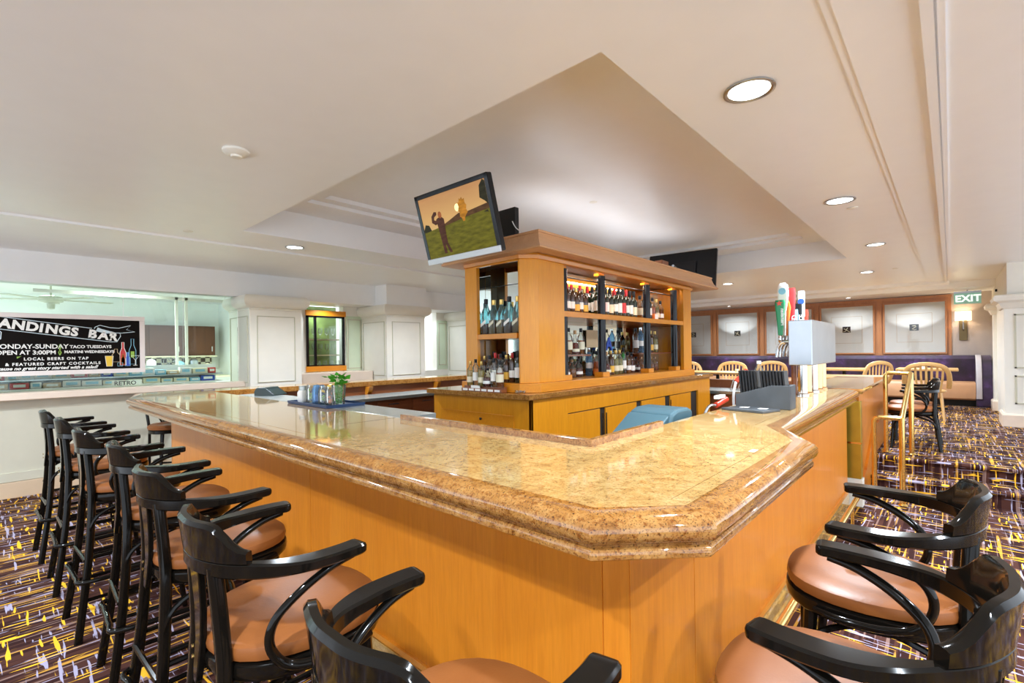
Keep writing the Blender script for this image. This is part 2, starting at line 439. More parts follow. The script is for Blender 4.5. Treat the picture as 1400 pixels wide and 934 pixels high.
def panel_col(x0, x1, y0, y1, ztop, name, lab):
    root = thing(name, lab, 'column'); root['kind'] = 'structure'
    obj('shaft', box(bm_(), x0, x1, y0, y1, 0, ztop-.19), M_trimw, root, bevel=.004)
    path = [(x0, y1), (x0, y0), (x1, y0), (x1, y1)]
    bm = sweep(bm_(), path, [(-.02, ztop-.20), (.006, ztop-.20), (.012, ztop-.19), (.006, ztop-.175), (.03, ztop-.165), (.065, ztop-.145), (.088, ztop-.11), (.095, ztop-.075), (.088, ztop-.04), (.07, ztop-.015), (.06, ztop-.001), (-.02, ztop-.001)])
    obj('capital', bm, M_trimw, root, smooth=True)
    bm = sweep(bm_(), path, [(0, 0), (.02, 0), (.02, .15), (.008, .17), (0, .17)]); obj('base', bm, M_trimw, root)
    def fr(bm, a0, a1, z0, z1, side):
        for (u0, u1, w0, w1) in ((a0, a1, z0, z0+.011), (a0, a1, z1-.011, z1), (a0, a0+.011, z0+.0111, z1-.0111), (a1-.011, a1, z0+.0111, z1-.0111)):
            if side == 'f': box(bm, u0, u1, y0-.012, y0+.001, w0, w1)
            else: box(bm, x0-.012, x0+.001, u0, u1, w0, w1)
    bm = bm_(); m = .13*(x1-x0)
    fr(bm, x0+m, x1-m, .30, 1.0, 'f'); fr(bm, x0+m, x1-m, 1.08, ztop-.28, 'f')
    if y1-y0 > .25:
        fr(bm, y0+.06, y1-.06, .30, 1.0, 's'); fr(bm, y0+.06, y1-.06, 1.08, ztop-.28, 's')
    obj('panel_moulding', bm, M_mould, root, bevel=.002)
    return root
panel_col(2.41, 3.11, 7.0, 7.8, 2.28, 'column', 'square ivory column between the glass partition and the glazed hatch')
panel_col(4.55, 5.34, 7.0, 7.8, 2.28, 'column', 'square ivory column between the glazed hatch and the serving opening')
panel_col(6.54, 7.4, 7.0, 7.8, 2.28, 'column', 'ivory pilaster seen just beside the liquor island')
struct('trim_6', box(bm_(), 4.53, 5.36, 6.96, 7.31, 2.28, 2.63), M_ceil, label='boxed beam end above the middle ivory column', cat='beam')
# recess behind the rear run: back wall with glazed hatch, soffit, counter
bm = box(bm_(), 3.11, 3.56, 7.8, 7.95, 0, 2.28); box(bm, 4.20, 5.95, 7.8, 7.95, 0, 2.28); box(bm, 3.56, 4.20, 7.8, 7.95, 0, 1.16)
box(bm, 6.25, 13.2, 7.8, 7.95, 0, 2.28); box(bm, 5.95, 6.25, 7.8, 7.95, 0, 1.1)
struct('wall_back', bm, M_wall)
bm = box(bm_(), 4.245, 4.548, 7.801-.006, 7.7995, 1.17, 2.12); box(bm, 6.26, 6.538, 7.795, 7.7995, 1.11, 2.12); struct('trim_10', bm, M_greenp, label='mirror panels with reflection painted pale green in the recess behind the columns', cat='panelling')
bm = bm_()
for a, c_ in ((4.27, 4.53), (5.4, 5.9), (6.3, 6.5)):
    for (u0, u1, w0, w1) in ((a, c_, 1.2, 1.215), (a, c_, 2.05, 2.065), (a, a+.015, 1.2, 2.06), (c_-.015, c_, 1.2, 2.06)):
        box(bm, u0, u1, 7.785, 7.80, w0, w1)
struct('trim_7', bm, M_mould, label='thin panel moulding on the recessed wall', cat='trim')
struct('ceiling', box(bm_(), 2.4, 13.2, 7.31, 7.95, 2.281, 2.36), M_ceil, label='low ceiling over the recess behind the columns', cat='ceiling')
hw = thing('window_5', 'wood framed hatch with black mullion and green lit glasses inside', 'window', (0, 0, 0)); hw['kind'] = 'structure'
bm = box(bm_(), 3.53, 4.23, 7.76, 7.80, 2.10, 2.19); box(bm, 3.53, 4.23, 7.76, 7.80, 1.17, 1.26); obj('window_frame', bm, M_islX, hw, bevel=.004)
bm = bm_()
for a in (3.54, 3.67, 4.17): box(bm, a, a+.035, 7.765, 7.80, 1.26, 2.10)
box(bm, 3.54, 4.2, 7.765, 7.80, 1.255, 1.28); box(bm, 3.54, 4.2, 7.765, 7.80, 2.07, 2.10); obj('mullion', bm, M_blackcol, hw)
obj('pane', box(bm_(), 3.54, 4.2, 7.785, 7.79, 1.27, 2.08), M_pane, hw)
bm = box(bm_(), 3.45, 4.3, 8.25, 8.3, 1.1, 2.3); struct('wall_back', bm, M_stemg, label='green lit back of the glass store behind the hatch', cat='wall')
for zz, nm in ((1.45, 'lower'), (1.72, 'middle')):
    tag(obj('glass_shelf', box(bm_(), 3.46, 4.29, 7.98, 8.2, zz-.02, zz), M_tan), 'tan shelf of hung stemware behind the hatch, %s of two' % nm, 'shelf')
wg = None
bm = lathe(bm_(), [(.03, 0), (.004, .006), (.004, .07), (.03, .10), (.036, .14), (.03, .19)], n=12)
bmh = obj('wine_glass', bm, G_clear, smooth=True); tag(bmh, 'x', 'glass', 'stemware behind the hatch')
first = True
for zz, nm in ((1.45, 'lower'), (1.72, 'middle'), (1.12, 'bottom')):
    for k in range(6):
        x = 3.56+k*.115
        o = bmh if first else bmh.copy()
        if not first: COL.objects.link(o)
        first = False
        o.location = (x, 8.05, zz+.001 if nm != 'bottom' else 1.161); 
        if nm == 'bottom': o.location.y = 7.9
        o['label'] = 'clear stem glass behind the hatch, %s from the left on the %s shelf' % (ORD[k], nm)
tag(obj('service_ledge', box(bm_(), 3.12, 4.54, 7.42, 7.795, 1.0, 1.16), M_sill, bevel=.006), 'blush counter ledge below the wood framed hatch', 'counter')

# right-hand wall of the raised floor with its two ivory pilasters
bm = box(bm_(), 9.78, 13.2, -1.2, -.60, .30, 2.64); struct('wall_right', bm, M_wall)
def pil(x0, x1, y0, y1, zt, lab):
    root = thing('column', lab, 'column'); root['kind'] = 'structure'
    obj('shaft', box(bm_(), x0, x1, y0, y1, .30, zt-.1), M_trimw, root, bevel=.004)
    path = [(x1, y1), (x0, y1), (x0, y0)]
    path = path
    pr = [(0, zt-.14), (.02, zt-.13), (.05, zt-.06), (.10, zt-.03), (.11, zt+.02), (.09, zt+.05), (0, zt+.06)]
    bm = sweep(bm_(), path[::-1] if False else path, [(-o_, z_) if False else (o_, z_) for o_, z_ in pr]); obj('capital', bm, M_trimw, root, smooth=True)
    bm = sweep(bm_(), path, [(0, .30), (.03, .30), (.03, .46), (.012, .48), (0, .48)]); obj('base', bm, M_tanbase if False else M_sill, root)
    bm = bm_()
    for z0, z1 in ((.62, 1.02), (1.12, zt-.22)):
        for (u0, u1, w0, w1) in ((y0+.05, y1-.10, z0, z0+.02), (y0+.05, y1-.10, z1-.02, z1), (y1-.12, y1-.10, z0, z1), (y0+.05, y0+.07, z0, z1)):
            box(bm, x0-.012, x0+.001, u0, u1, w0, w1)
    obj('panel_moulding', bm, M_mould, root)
pil(9.70, 10.3, -1.3, -.56, 2.10, 'panelled ivory pillar near the top of the steps')
pil(11.9, 12.25, -.95, -.56, 2.12, 'slim ivory pilaster beside the end of the purple booth')
# picture wall
XW = 13.12
struct('wall_far', box(bm_(), XW, XW+.15, -1.3, 7.4, .3, 2.64), M_taupe)
bm = box(bm_(), XW-.02, XW, -.02, 7.3, 1.24, 2.47); struct('trim_8', bm, M_paneling, label='chestnut wood panelling behind the framed pictures', cat='panelling')
bm = box(bm_(), XW-.04, XW-.02, -.03, 7.3, 2.43, 2.48); box(bm, XW-.04, XW-.02, -.03, 7.3, 1.22, 1.26)
for yy in (1.135, 2.30, 3.47, 4.63): box(bm, XW-.035, XW-.02, yy-.04, yy+.04, 1.25, 2.44)
struct('trim_9', bm, M_paneling, label='wood battens between the framed pictures', cat='trim')
# knee wall at the back of the bar well
struct('wall_far', box(bm_(), 7.65, 7.75, 1.12, 6.4, 0, .98), M_brwood, label='low red brown wall behind the bar well', cat='wall')

# ------------------------------------------------------------------ bar: granite top
OUT = [(6.2, 6.45), (1.06, 6.45), (.895, 5.80), (.93, .618), (1.143, .405), (2.30, .405), (2.42, .47), (2.66, .60), (5.20, .60), (5.31, .625), (5.36, .70), (5.36, 1.10)]
top = thing('granite_countertop', 'golden granite bar top with rounded nose wrapping round the bar', 'countertop')
bw = .085
prof = [(-bw, 1.030), (-bw, 1.0698), (-.055, 1.0702), (-.028, 1.0665), (-.010, 1.057), (-.001, 1.043), (0, 1.028), (-.006, 1.012), (-.020, 1.002), (-.026, 1.000), (-.026, .994), (-.020, .990), (-.016, .982), (-.018, .968), (-.028, .962), (-.089, .962), (-.089, 1.03)]
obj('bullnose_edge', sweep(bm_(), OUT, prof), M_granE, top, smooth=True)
# border strip then field
def band(bm, path, o0, o1, z0, z1):
    return sweep(bm, path, [(o0, z0), (o1, z0), (o1, z1), (o0, z1)])
bw2 = .135
obj('border_strip', band(bm_(), OUT[1:-1], -bw2, -bw-.0015, 1.03, 1.0695), M_gran, top)
i2_ = offs(OUT[1:-1], -bw2-.0015, False)
field = [(i2_[0][0]-.0, i2_[0][1])] + i2_[1:]
fieldp = field + [(5.05, 1.10), (1.67, 1.10), (1.67, 6.0), (1.67, i2_[0][1])]
fieldp = field + [(5.22, 1.10), (1.67, 1.10), (1.67, i2_[0][1])]
# main slab of left run and right run
obj('slab', prism(bm_(), fieldp, 1.03, 1.0700), M_gran, top)
obj('slab', prism(bm_(), [(1.672, 6.0), (6.2, 6.0), (6.2, i2_[0][1]), (1.672, i2_[0][1])], 1.03, 1.070), M_gran, top)
bm = box(bm_(), 1.30, 1.67, 2.478, 2.481, 1.0702, 1.0706)
obj('joint_line', bm, M_dark, top)
bm = box(bm_(), 1.642, 1.672, 1.10, 2.40, 1.03, 1.098); box(bm, 1.642, 2.30, 1.072, 1.102, 1.03, 1.098)
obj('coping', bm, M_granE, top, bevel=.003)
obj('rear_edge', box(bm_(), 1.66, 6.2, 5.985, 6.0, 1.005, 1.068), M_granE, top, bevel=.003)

# bar body
bar = thing('bar_counter', 'maple panelled bar body under the granite top', 'bar')
PB = [(1.20, 5.55), (1.20, .754), (1.257, .697), (5.215, .697), (5.215, 1.05), (1.62, 1.05), (1.62, 5.55)]
obj('carcass', prism(bm_(), [(1.225, 5.54), (1.225, .765), (1.267, .722), (5.205, .722), (5.205, 1.05), (1.62, 1.05), (1.62, 5.54)], .0, 1.028), M_dark, bar)
def slabp(name, p0, p1, t, z0, z1, mat, inward, parent, lab=None):
    p0 = Vector(p0); p1 = Vector(p1); d = (p1-p0).normalized(); n = Vector((-d.y, d.x))*inward*t
    o = obj(name, prism(bm_(), [tuple(p0), tuple(p1), tuple(p1+n), tuple(p0+n)], z0, z1), mat, parent, bevel=.0012)
    if lab: o['label'] = lab
    return o
slabp('front_panel', (1.20, 5.55), (1.20, 2.62), .022, .185, .995, M_maple, 1, bar)
slabp('front_panel', (1.20, 2.617), (1.20, .755), .022, .185, .995, M_maple, 1, bar)
slabp('corner_post', (1.2005, .752), (1.2565, .698), .022, .185, .995, M_maple, 1, bar)
for a, c_ in ((1.259, 1.728), (1.731, 3.385), (3.388, 5.215)):
    slabp('side_panel', (a, .697), (c_, .697), .022, .185, .995, M_maple, 1, bar)
obj('end_panel', box(bm_(), 1.20, 1.62, 5.54, 5.56, .185, .995), M_maple, bar)
bm = sweep(bm_(), [(1.62, 5.56), (1.20, 5.56), (1.20, .754), (1.257, .697), (5.215, .697)], [(-.02, 0), (.012, 0), (.012, .150), (.004, .158), (-.02, .158)])
obj('stone_baseboard', bm, M_granB, bar)
bm = sweep(bm_(), [(1.62, 5.56), (1.20, 5.56), (1.20, .754), (1.257, .697), (5.215, .697)], [(-.02, .159), (.016, .159), (.020, .170), (.012, .186), (-.02, .186)])
obj('base_moulding', bm, M_mapleX, bar)
bm = tube(bm_(), [(1.02, 5.4, .20), (1.02, .72, .20), (1.06, .63, .20), (1.15, .585, .20), (5.0, .585, .20)], .019, 12, up=(0, 0, 1))
fr_ = obj('foot_rail', bm, M_brass, bar, smooth=True)
bm = bm_()
for p in ((1.02, 5.0), (1.02, 3.6), (1.02, 2.3), (1.02, 1.05), (2.0, .585), (3.3, .585), (4.6, .585)):
    lathe(bm, [(.03, 0), (.03, .006), (.012, .012), (.012, .19)], (p[0], p[1], .0), 12)
obj('rail_post', bm, M_brass, fr_, smooth=True)
obj('rear_run_body', box(bm_(), 1.60, 6.1, 6.02, 6.34, 0, 1.028), M_brwood, bar)
bm = bm_()
for x in (2.0, 3.55, 4.75):
    pr = [(6.02, 1.0), (6.02, .86), (5.99, .87), (5.93, .93), (5.90, 1.0)]
    rings(bm, [[(x, y, z) for y, z in pr], [(x+.06, y, z) for y, z in pr]])
obj('bracket', bm, M_mapleX, bar)

# brass-faced pier and wooden divider by the steps
pier = thing('pier', 'narrow pier faced with brass on a white base at the bar end', 'pier', (5.40, .665, 0))
obj('base', box(bm_(), -.06, .06, -.065, .062, 0, .25), M_trimw, pier, bevel=.003)
obj('brass_face', box(bm_(), -.055, .055, -.055, .055, .252, .955), M_pierbrass, pier, bevel=.002)
obj('brass_trim', box(bm_(), -.06, -.05, -.06, .06, .57, .585), M_brass, pier)
dv = thing('divider', 'wood divider with granite ledge between the bar end and the steps', 'divider')
obj('body', box(bm_(), 5.47, 7.62, .635, 1.08, 0, 1.025), M_maple, dv)
bm = bm_()
pr = [(5.47, 0), (5.47, .22), (5.75, .26), (6.45, .60), (7.62, .60), (7.62, .3), (6.6, .3), (5.9, 0)]
rings(bm, [[(x, .612, z) for x, z in pr], [(x, .634, z) for x, z in pr]]); obj('stringer', bm, M_maple, dv)
obj('ledge', sweep(bm_(), [(5.39, 1.12), (5.39, .60), (7.66, .60), (7.66, 1.12)], [(-.26, 1.025), (.0, 1.025), (.012, 1.04), (.012, 1.055), (0, 1.068), (-.26, 1.068)]), M_granE, dv, smooth=True)
obj('ledge_field', box(bm_(), 5.6, 7.42, .84, 1.12, 1.03, 1.066), M_gran, dv)

# brass handrail
hr = thing('handrail', 'polished brass handrail stepping up beside the carpeted steps', 'railing')
yA, yB = .54, .335
bm = tube(bm_(), [(5.62, yA, .0), (5.62, yA, .76), (5.62, yA-.015, .785), (5.62, yA-.04, .795), (5.62, yB, .795)], .021, 14); obj('lower_post', bm, M_brass, hr, smooth=True)
obj('lower_post', tube(bm_(), [(5.62, yB, 0), (5.62, yB, .80)], .023, 14), M_brass, hr, smooth=True)
obj('sloped_rail', tube(bm_(), [(5.62, yB, .79), (6.60, yB-.02, 1.165)], .021, 14), M_brass, hr, smooth=True)
obj('upper_post', tube(bm_(), [(6.62, yA-.01, .3), (6.62, yA-.01, 1.14), (6.62, yA-.03, 1.165), (6.62, yB-.02, 1.165)], .021, 14), M_brass, hr, smooth=True)
obj('upper_post', tube(bm_(), [(6.62, yB-.02, .3), (6.62, yB-.02, 1.17)], .023, 14), M_brass, hr, smooth=True)
for x, y, z in ((5.62, yA, .001), (5.62, yB, .001), (6.62, yA-.01, .301), (6.62, yB-.02, .301)): obj('flange', lathe(bm_(), [(.04, 0), (.04, .006), (.024, .02)], (x, y, z), 16), M_brass, hr, smooth=True)

# ------------------------------------------------------------------ bar stools
def seat_ring(a, b, n=36, e=2.5):
    out = []
    for i in range(n):
        t = 2*PI*i/n; c_, s_ = math.cos(t), math.sin(t)
        k = (abs(c_)**e+abs(s_)**e)**(-1/e)
        w = 1-.10*(-c_ if c_ < 0 else 0)
        out.append((a*k*c_, b*k*s_*w))
    return out
def make_armchair(name, label, cat, sh=.78, group=None):
    t = thing(name, label, cat, group=group)
    a = .215
    def rg(s, z): return [(x*s, y*s, z) for x, y in seat_ring(a, a)]
    bm = bm_(); rings(bm, [rg(.94, sh-.045), rg(1.0, sh-.040), rg(1.015, sh-.025), rg(1.0, sh-.010), rg(.92, sh), rg(.6, sh+.008), rg(.25, sh+.010)])
    obj('seat', bm, M_seat, t, smooth=True)
    bm = bm_(); rings(bm, [rg(.80, sh-.09), rg(.99, sh-.09), rg(1.02, sh-.082), rg(1.03, sh-.068), rg(1.02, sh-.052), rg(.98, sh-.046), rg(.80, sh-.046)], cap=False)
    V = None
    obj('seat_frame', bm, M_black, t, smooth=True)
    bz = sh+.185
    fx, rx = .195 if sh > .6 else .17, -.275 if sh > .6 else -.25
    # front legs
    for s in (1, -1):
        obj('leg', tube(bm_(), [(.135, s*.140, sh-.05), (.150, s*.150, sh*.6), (fx, s*.185, 0)], (.021, .013), 10), M_black, t, smooth=True)
    for s in (1, -1):
        obj('leg', loft(bm_(), cr([(-.215, s*.095, bz), (-.205, s*.11, sh+.02), (-.205, s*.125, sh-.1), (-.225, s*.15, sh*.5), (rx, s*.19, 0)], 4), rr(.032, .034, .010), up=(1, 0, 0)), M_black, t, smooth=True)
    # arm band
    ctrl = [(.085, .236, bz), (.03, .243, bz), (-.05, .240, bz), (-.13, .210, bz), (-.195, .145, bz), (-.232, .06, bz), (-.238, 0, bz)]
    ctrl = ctrl+[(x, -y, z) for x, y, z in ctrl[-2::-1]]
    pts = cr(ctrl, 6); n = len(pts)
    def sec(i):
        u = abs(i-(n-1)/2)/((n-1)/2)
        k = min(1, max(0, (u-.40)/.28)); k = k*k*(3-2*k)
        w = .024+(.056-.024)*k; h = .038-.012*k
        if i in (0, n-1): w *= .72; h *= .7
        elif i in (1, n-2): w *= .93; h *= .93
        return rr(w, h, .005, 1)
    obj('arm_rail', loft(bm_(), pts, sec, up=(0, 0, 1)), M_black, t, smooth=True)
    # crest on top of band
    m = 26; RS = []
    mid = (n-1)//2; span = 15
    idx = [mid-span+2*span*k/(m-1) for k in range(m)]
    for k, q in enumerate(idx):
        i0 = int(math.floor(q)); fq = q-i0; i1_ = min(i0+1, n-1)
        p = Vector(pts[i0]).lerp(Vector(pts[i1_]), fq)
        tg = (Vector(pts[min(i0+1, n-1)])-Vector(pts[max(i0-1, 0)])).normalized(); nn = Vector((tg.y, -tg.x, 0))
        if nn.dot(Vector((p.x, p.y, 0))) < 0: nn = -nn
        u = abs(k-(m-1)/2)/((m-1)/2)
        if u < .62: h = .088
        elif u < .95: w_ = (u-.62)/.33; h = .088-.058*(w_*w_*(3-2*w_))
        else: h = .030
        if k in (0, m-1): h = .026
        z0 = bz+.0185; th = .013
        ln = .12*h
        RS.append([tuple(p-nn*th+Vector((0, 0, z0-bz))), tuple(p+nn*th+Vector((0, 0, z0-bz))), tuple(p+nn*(th+ln)+Vector((0, 0, z0-bz+h*.9))), tuple(p+nn*(th*.5+ln)+Vector((0, 0, z0-bz+h))), tuple(p-nn*(th*.5-ln)+Vector((0, 0, z0-bz+h))), tuple(p-nn*(th-ln)+Vector((0, 0, z0-bz+h*.88)))])
    bm = bm_(); rings(bm, RS); obj('backrest', bm, M_black, t, smooth=True)
    # splat
    bm = bm_(); pr = [(-.230, bz-.01, .042), (-.226, bz-.06, .036), (-.222, sh+.06, .028), (-.222, sh-.02, .022), (-.228, sh-.09, .018), (-.230, sh-.12, .010)]
    rings(bm, [[(x+.008, -w, z), (x+.008, w, z), (x-.008, w, z), (x-.008, -w, z)] for x, z, w in pr]); sp = obj('back_splat', bm, M_black, t, smooth=False, bevel=.003)
    bm = bm_()
    for dy in (-.008, .008): lathe(bm, [(.004, -.002), (.004, .002)], (0, 0, 0), 8)
    bm.free(); bm = bm_()
    for dz in (-.03, -.055): tube(bm, [(-.2385, 0, sh+dz), (-.2425, 0, sh+dz)], .005, 8)
    obj('screw', bm, M_brass, sp)
    # bent arm supports
    for s in (1, -1):
        c_ = [(.06, .236, bz-.016), (.0, .237, bz-.030), (-.07, .232, bz-.065), (-.125, .222, sh+.07), (-.135, .214, sh+.01), (-.10, .218, sh-.045), (-.03, .232, sh-.062), (.06, .232, sh-.066), (.12, .205, sh-.07)]
        obj('arm_support', loft(bm_(), cr([(x, s*y, z) for x, y, z in c_], 5), rr(.018, .022, .007), up=None), M_black, t, smooth=True)
    # footrest and stretchers
    def leg_at(z, front):
        k = 1-z/(sh-.05)
        if front: return (.135+(fx-.135)*k, .140+(.185-.140)*k)
        return (-.205+(rx+.205)*k, .12+(.19-.12)*k)
    if sh > .6:
        for z, nm, rr_ in ((.30, 'footrest', .0125),):
            fxz, fyz = leg_at(z, 1); bxz, byz = leg_at(z, 0)
            P_ = [(fxz+.045, 0, z), (fxz+.035, fyz*.7, z), (fxz, fyz+.022, z), (0, fyz+.032, z), (bxz, byz+.024, z), (bxz-.02, byz*.6, z), (bxz-.02, 0, z)]
            P_ = P_+[(x, -y, zz) for x, y, zz in P_[-2:0:-1]]
            obj('footrest', loft(bm_(), cr(P_, 5, True), rr(.022, .022, .009), up=(0, 0, 1), closed=True), M_black, t, smooth=True)
        bm = bm_()
        for z in (.20, .44):
            fxz, fyz = leg_at(z, 1); bxz, byz = leg_at(z, 0)
            for s in (1, -1): tube(bm, [(fxz, s*fyz, z), (bxz, s*byz, z)], .010, 8)
        fxz, fyz = leg_at(.22, 1); tube(bm, [(fxz, fyz, .24), (fxz, -fyz, .24)], .011, 8)
        bxz, byz = leg_at(.40, 0); tube(bm, [(bxz, byz, .40), (bxz, -byz, .40)], .010, 8)
        obj('stretcher', bm, M_black, t, smooth=True)
    for s in (1, -1):
        fa = leg_at(sh-.26, 1); ba = leg_at(sh-.26, 0)
        c_ = [(fa[0], s*fa[1], sh-.26), (fa[0]-.03, s*(fa[1]+.01), sh-.16), (.02, s*.16, sh-.10), (-.06, s*.16, sh-.10), (ba[0]+.04, s*(ba[1]+.01), sh-.16), (ba[0], s*ba[1], sh-.26)]
        obj('seat_brace', tube(bm_(), cr(c_, 5), .0095, 8), M_black, t, smooth=True)
    c_ = [(leg_at(sh-.26, 1)[0], .155, sh-.26), (.16, .12, sh-.15), (.175, 0, sh-.10), (.16, -.12, sh-.15), (leg_at(sh-.26, 1)[0], -.155, sh-.26)]
    obj('seat_brace', tube(bm_(), cr(c_, 5), .0095, 8), M_black, t, smooth=True)
    return t
stool = make_armchair('bar_stool', 'x', 'bar stool', .78)
GS = 'black bentwood bar stools with arms along the left side'
spots = [(.57, .642, .02, 'glossy black bentwood bar stool with arms, right by the bar corner'),
         (.575, 1.372, -.03, 'black bentwood arm stool, second from the bar corner along the long maple front'),
         (.60, 2.08, .03, 'black bentwood arm stool, third from the bar corner along the long maple front'),
         (.62, 2.79, -.04, 'black bentwood arm stool, fourth from the bar corner along the long maple front'),
         (.57, 3.50, .04, 'black bentwood arm stool, third from the beige half wall along the bar'),
         (.55, 4.25, .0, 'black bentwood arm stool, second from the beige half wall along the bar'),
         (.52, 4.98, .03, 'black bentwood arm stool, nearest the beige half wall')]
for x, y, a, lab in spots: place(stool, USED, (x, y, 0), a, lab, GS)
GS2 = 'black bentwood bar stools at the short side of the bar'
place(stool, USED, (1.80, .185, 0), R(93), 'black arm stool with brown seat facing the side panel, closer to the steps', GS2)
place(stool, USED, (1.145, .175, 0), R(88), 'worn black arm stool facing the side panel, closer to the chamfered bar corner', GS2)

# fan-back stool at the far end
def fan_stool():
    t = thing('bar_stool', 'black fan back bar stool with padded tan seat at the far bar end', 'bar stool', (1.46, 6.60, 0), R(-90))
    def rg(s, z): return [(x*s, y*s, z) for x, y in seat_ring(.22, .25)]
    q = .70
    bm = bm_(); rings(bm, [rg(.94, q-.06), rg(1.03, q-.05), rg(1.04, q-.025), rg(.95, q-.005), rg(.5, q+.005)]); obj('seat', bm, M_seat, t, smooth=True)
    bm = bm_(); rings(bm, [rg(.9, q-.10), rg(1.0, q-.095), rg(1.0, q-.061), rg(.9, q-.061)]); obj('seat_frame', bm, M_black, t, smooth=True)
    for s in (1, -1):
        obj('leg', tube(bm_(), [(.15, s*.15, q-.09), (.2, s*.19, 0)], (.02, .014), 8), M_black, t, smooth=True)
        obj('leg', tube(bm_(), [(-.24, s*.235, .97), (-.2, s*.20, q-.08), (-.25, s*.2, 0)], (.016, .014), 8), M_black, t, smooth=True)
    obj('crest_rail', loft(bm_(), cr([(-.225, .27, .955), (-.25, .13, .985), (-.26, 0, .99), (-.25, -.13, .985), (-.225, -.27, .955)], 4), rr(.03, .045, .01), up=(0, 0, 1)), M_black, t, smooth=True)
    for k in range(9):
        s = (k-4)/4
        obj('back_slat', loft(bm_(), [(-.255+.02*abs(s), s*.21, .97), (-.23, s*.15, .84), (-.20, s*.07, q-.03)], rr(.018, .014, .005), up=(1, 0, 0)), M_black, t)
    bm = bm_()
    P_ = [(.2*math.cos(k*PI/8), .2*math.sin(k*PI/8), .28) for k in range(16)]
    tube(bm, P_, .011, 8, True, (0, 0, 1)); obj('footrest', bm, M_black, t, smooth=True)
fan_stool()

# ------------------------------------------------------------------ liquor island
isl = thing('liquor_island', 'amber maple liquor island with shelved openings and doors in the middle', 'cabinet')
obj('base_cabinet', prism(bm_(), [(2.93, 2.48), (6.70, 2.48), (6.70, 3.66), (2.93, 3.66)], 0, 1.075), M_dark, isl)
zb = 1.075
bm = box(bm_(), 2.905, 3.40, 2.455, 2.48, 0, zb); box(bm, 6.30, 6.72, 2.455, 2.48, 0, zb)
box(bm, 3.40, 6.30, 2.455, 2.48, .915, zb); box(bm, 3.40, 6.30, 2.455, 2.48, 0, .16)
obj('face_frame', bm, M_isl, isl, bevel=.002)
for a, c_, hx in ((3.41, 3.93, 3.95), (4.03, 4.65, 4.05-.03), (4.76, 5.34, 4.74), (5.48, 6.09, 5.46)):
    d_ = obj('door', box(bm_(), a, c_, 2.466, 2.484, .17, .905), M_isl, isl, bevel=.002)
    bm = tube(bm_(), [(hx, 2.45, .62), (hx, 2.45, .86)], .006, 8); obj('handle', bm, M_chrome, d_)
obj('end_panel', box(bm_(), 2.905, 2.93, 2.455, 3.675, 0, zb), M_isl, isl, bevel=.002)
fp = obj('drawer', box(bm_(), 2.899, 2.907, 2.64, 3.57, .62, .93), M_islX, isl, bevel=.002)
obj('knob', lathe(bm_(), [(.008, 0), (.012, .012), (.0, .016)], (0, 0, 0), 10), M_blackpl, fp).matrix_basis = Matrix.Translation((2.897, 3.02, .88)) @ Matrix.Rotation(R(-90), 4, 'Y')
it = obj('granite_counter', bm_(), M_granE, isl); bpy.data.objects.remove(it)
tag(obj('island_top', prism(bm_(), [(2.835, 2.415), (6.74, 2.415), (6.74, 3.70), (2.835, 3.70)], 1.076, 1.118), M_granE, bevel=.004), 'granite counter slab on the liquor island cabinets', 'countertop')
ZT = 1.119
up = thing('shelf_cabinet', 'amber maple shelf cabinet with flared cornice standing on the island top', 'cabinet')
Zh = 2.27
# plinth
PL = [(2.93, 3.30), (2.93, 2.595), (3.06, 2.475), (6.25, 2.475), (6.25, 3.30)]
obj('plinth', prism(bm_(), PL, ZT, 1.195), M_islX, up, bevel=.003)
# corner post (chamfered) & other posts
obj('corner_post', prism(bm_(), [(2.95, 2.615), (2.95, 2.60), (3.07, 2.50), (3.43, 2.50), (3.43, 2.545), (3.10, 2.56), (3.02, 2.64), (2.99, 2.64)], 1.196, Zh), M_isl, up, bevel=.003)
obj('post', box(bm_(), 2.95, 2.99, 3.11, 3.26, 1.196, Zh), M_isl, up, bevel=.003)
obj('post', box(bm_(), 5.98, 6.22, 2.50, 2.545, 1.196, Zh), M_isl, up, bevel=.003)
obj('side_wall', box(bm_(), 6.17, 6.219, 2.546, 3.26, 1.196, Zh), M_isl, up)
obj('rear_wall', box(bm_(), 2.992, 6.168, 3.22, 3.26, 1.196, Zh), M_isl, up)
obj('head_rail', box(bm_(), 2.951, 2.972, 2.62, 3.11, 2.205, Zh), M_isl, up)
obj('head_rail', box(bm_(), 3.432, 5.978, 2.50, 2.54, 2.215, Zh), M_islX, up)
obj('ceiling_board', prism(bm_(), [(2.95, 2.6), (3.07, 2.50), (6.22, 2.5), (6.22, 3.26), (2.95, 3.26)], Zh+.001, Zh+.02), M_crown, up)
obj('mirror', box(bm_(), 3.36, 6.165, 2.93, 2.94, 1.197, 2.26), M_mirror, up)
obj('mirror', box(bm_(), 3.155, 3.165, 2.645, 3.21, 1.197, 2.26), M_mirror, up)
obj('mirror', box(bm_(), 2.995, 3.153, 3.205, 3.215, 1.62, 2.26), M_mirror, up)
obj('inner_wall', box(bm_(), 3.166, 3.355, 2.64, 3.21, 1.197, 2.26), M_isl, up)
for z, lab in ((1.76, 'upper'),):
    obj('shelf', box(bm_(), 3.358, 6.165, 2.505, 2.925, z, z+.05), M_islX, up, bevel=.002)
obj('shelf', box(bm_(), 2.955, 3.153, 2.642, 3.215, 1.568, 1.613), M_islX, up, bevel=.002)
obj('glass_shelf', box(bm_(), 3.44, 4.03, 2.62, 2.92, 1.405, 1.420), M_brwood, up)
obj('glass_shelf', box(bm_(), 5.10, 5.95, 2.66, 2.92, 1.405, 1.420), M_brwood, up)
obj('mirror_joint', box(bm_(), 3.152, 3.1545, 2.65, 3.2, 2.05, 2.056), M_dark, up)
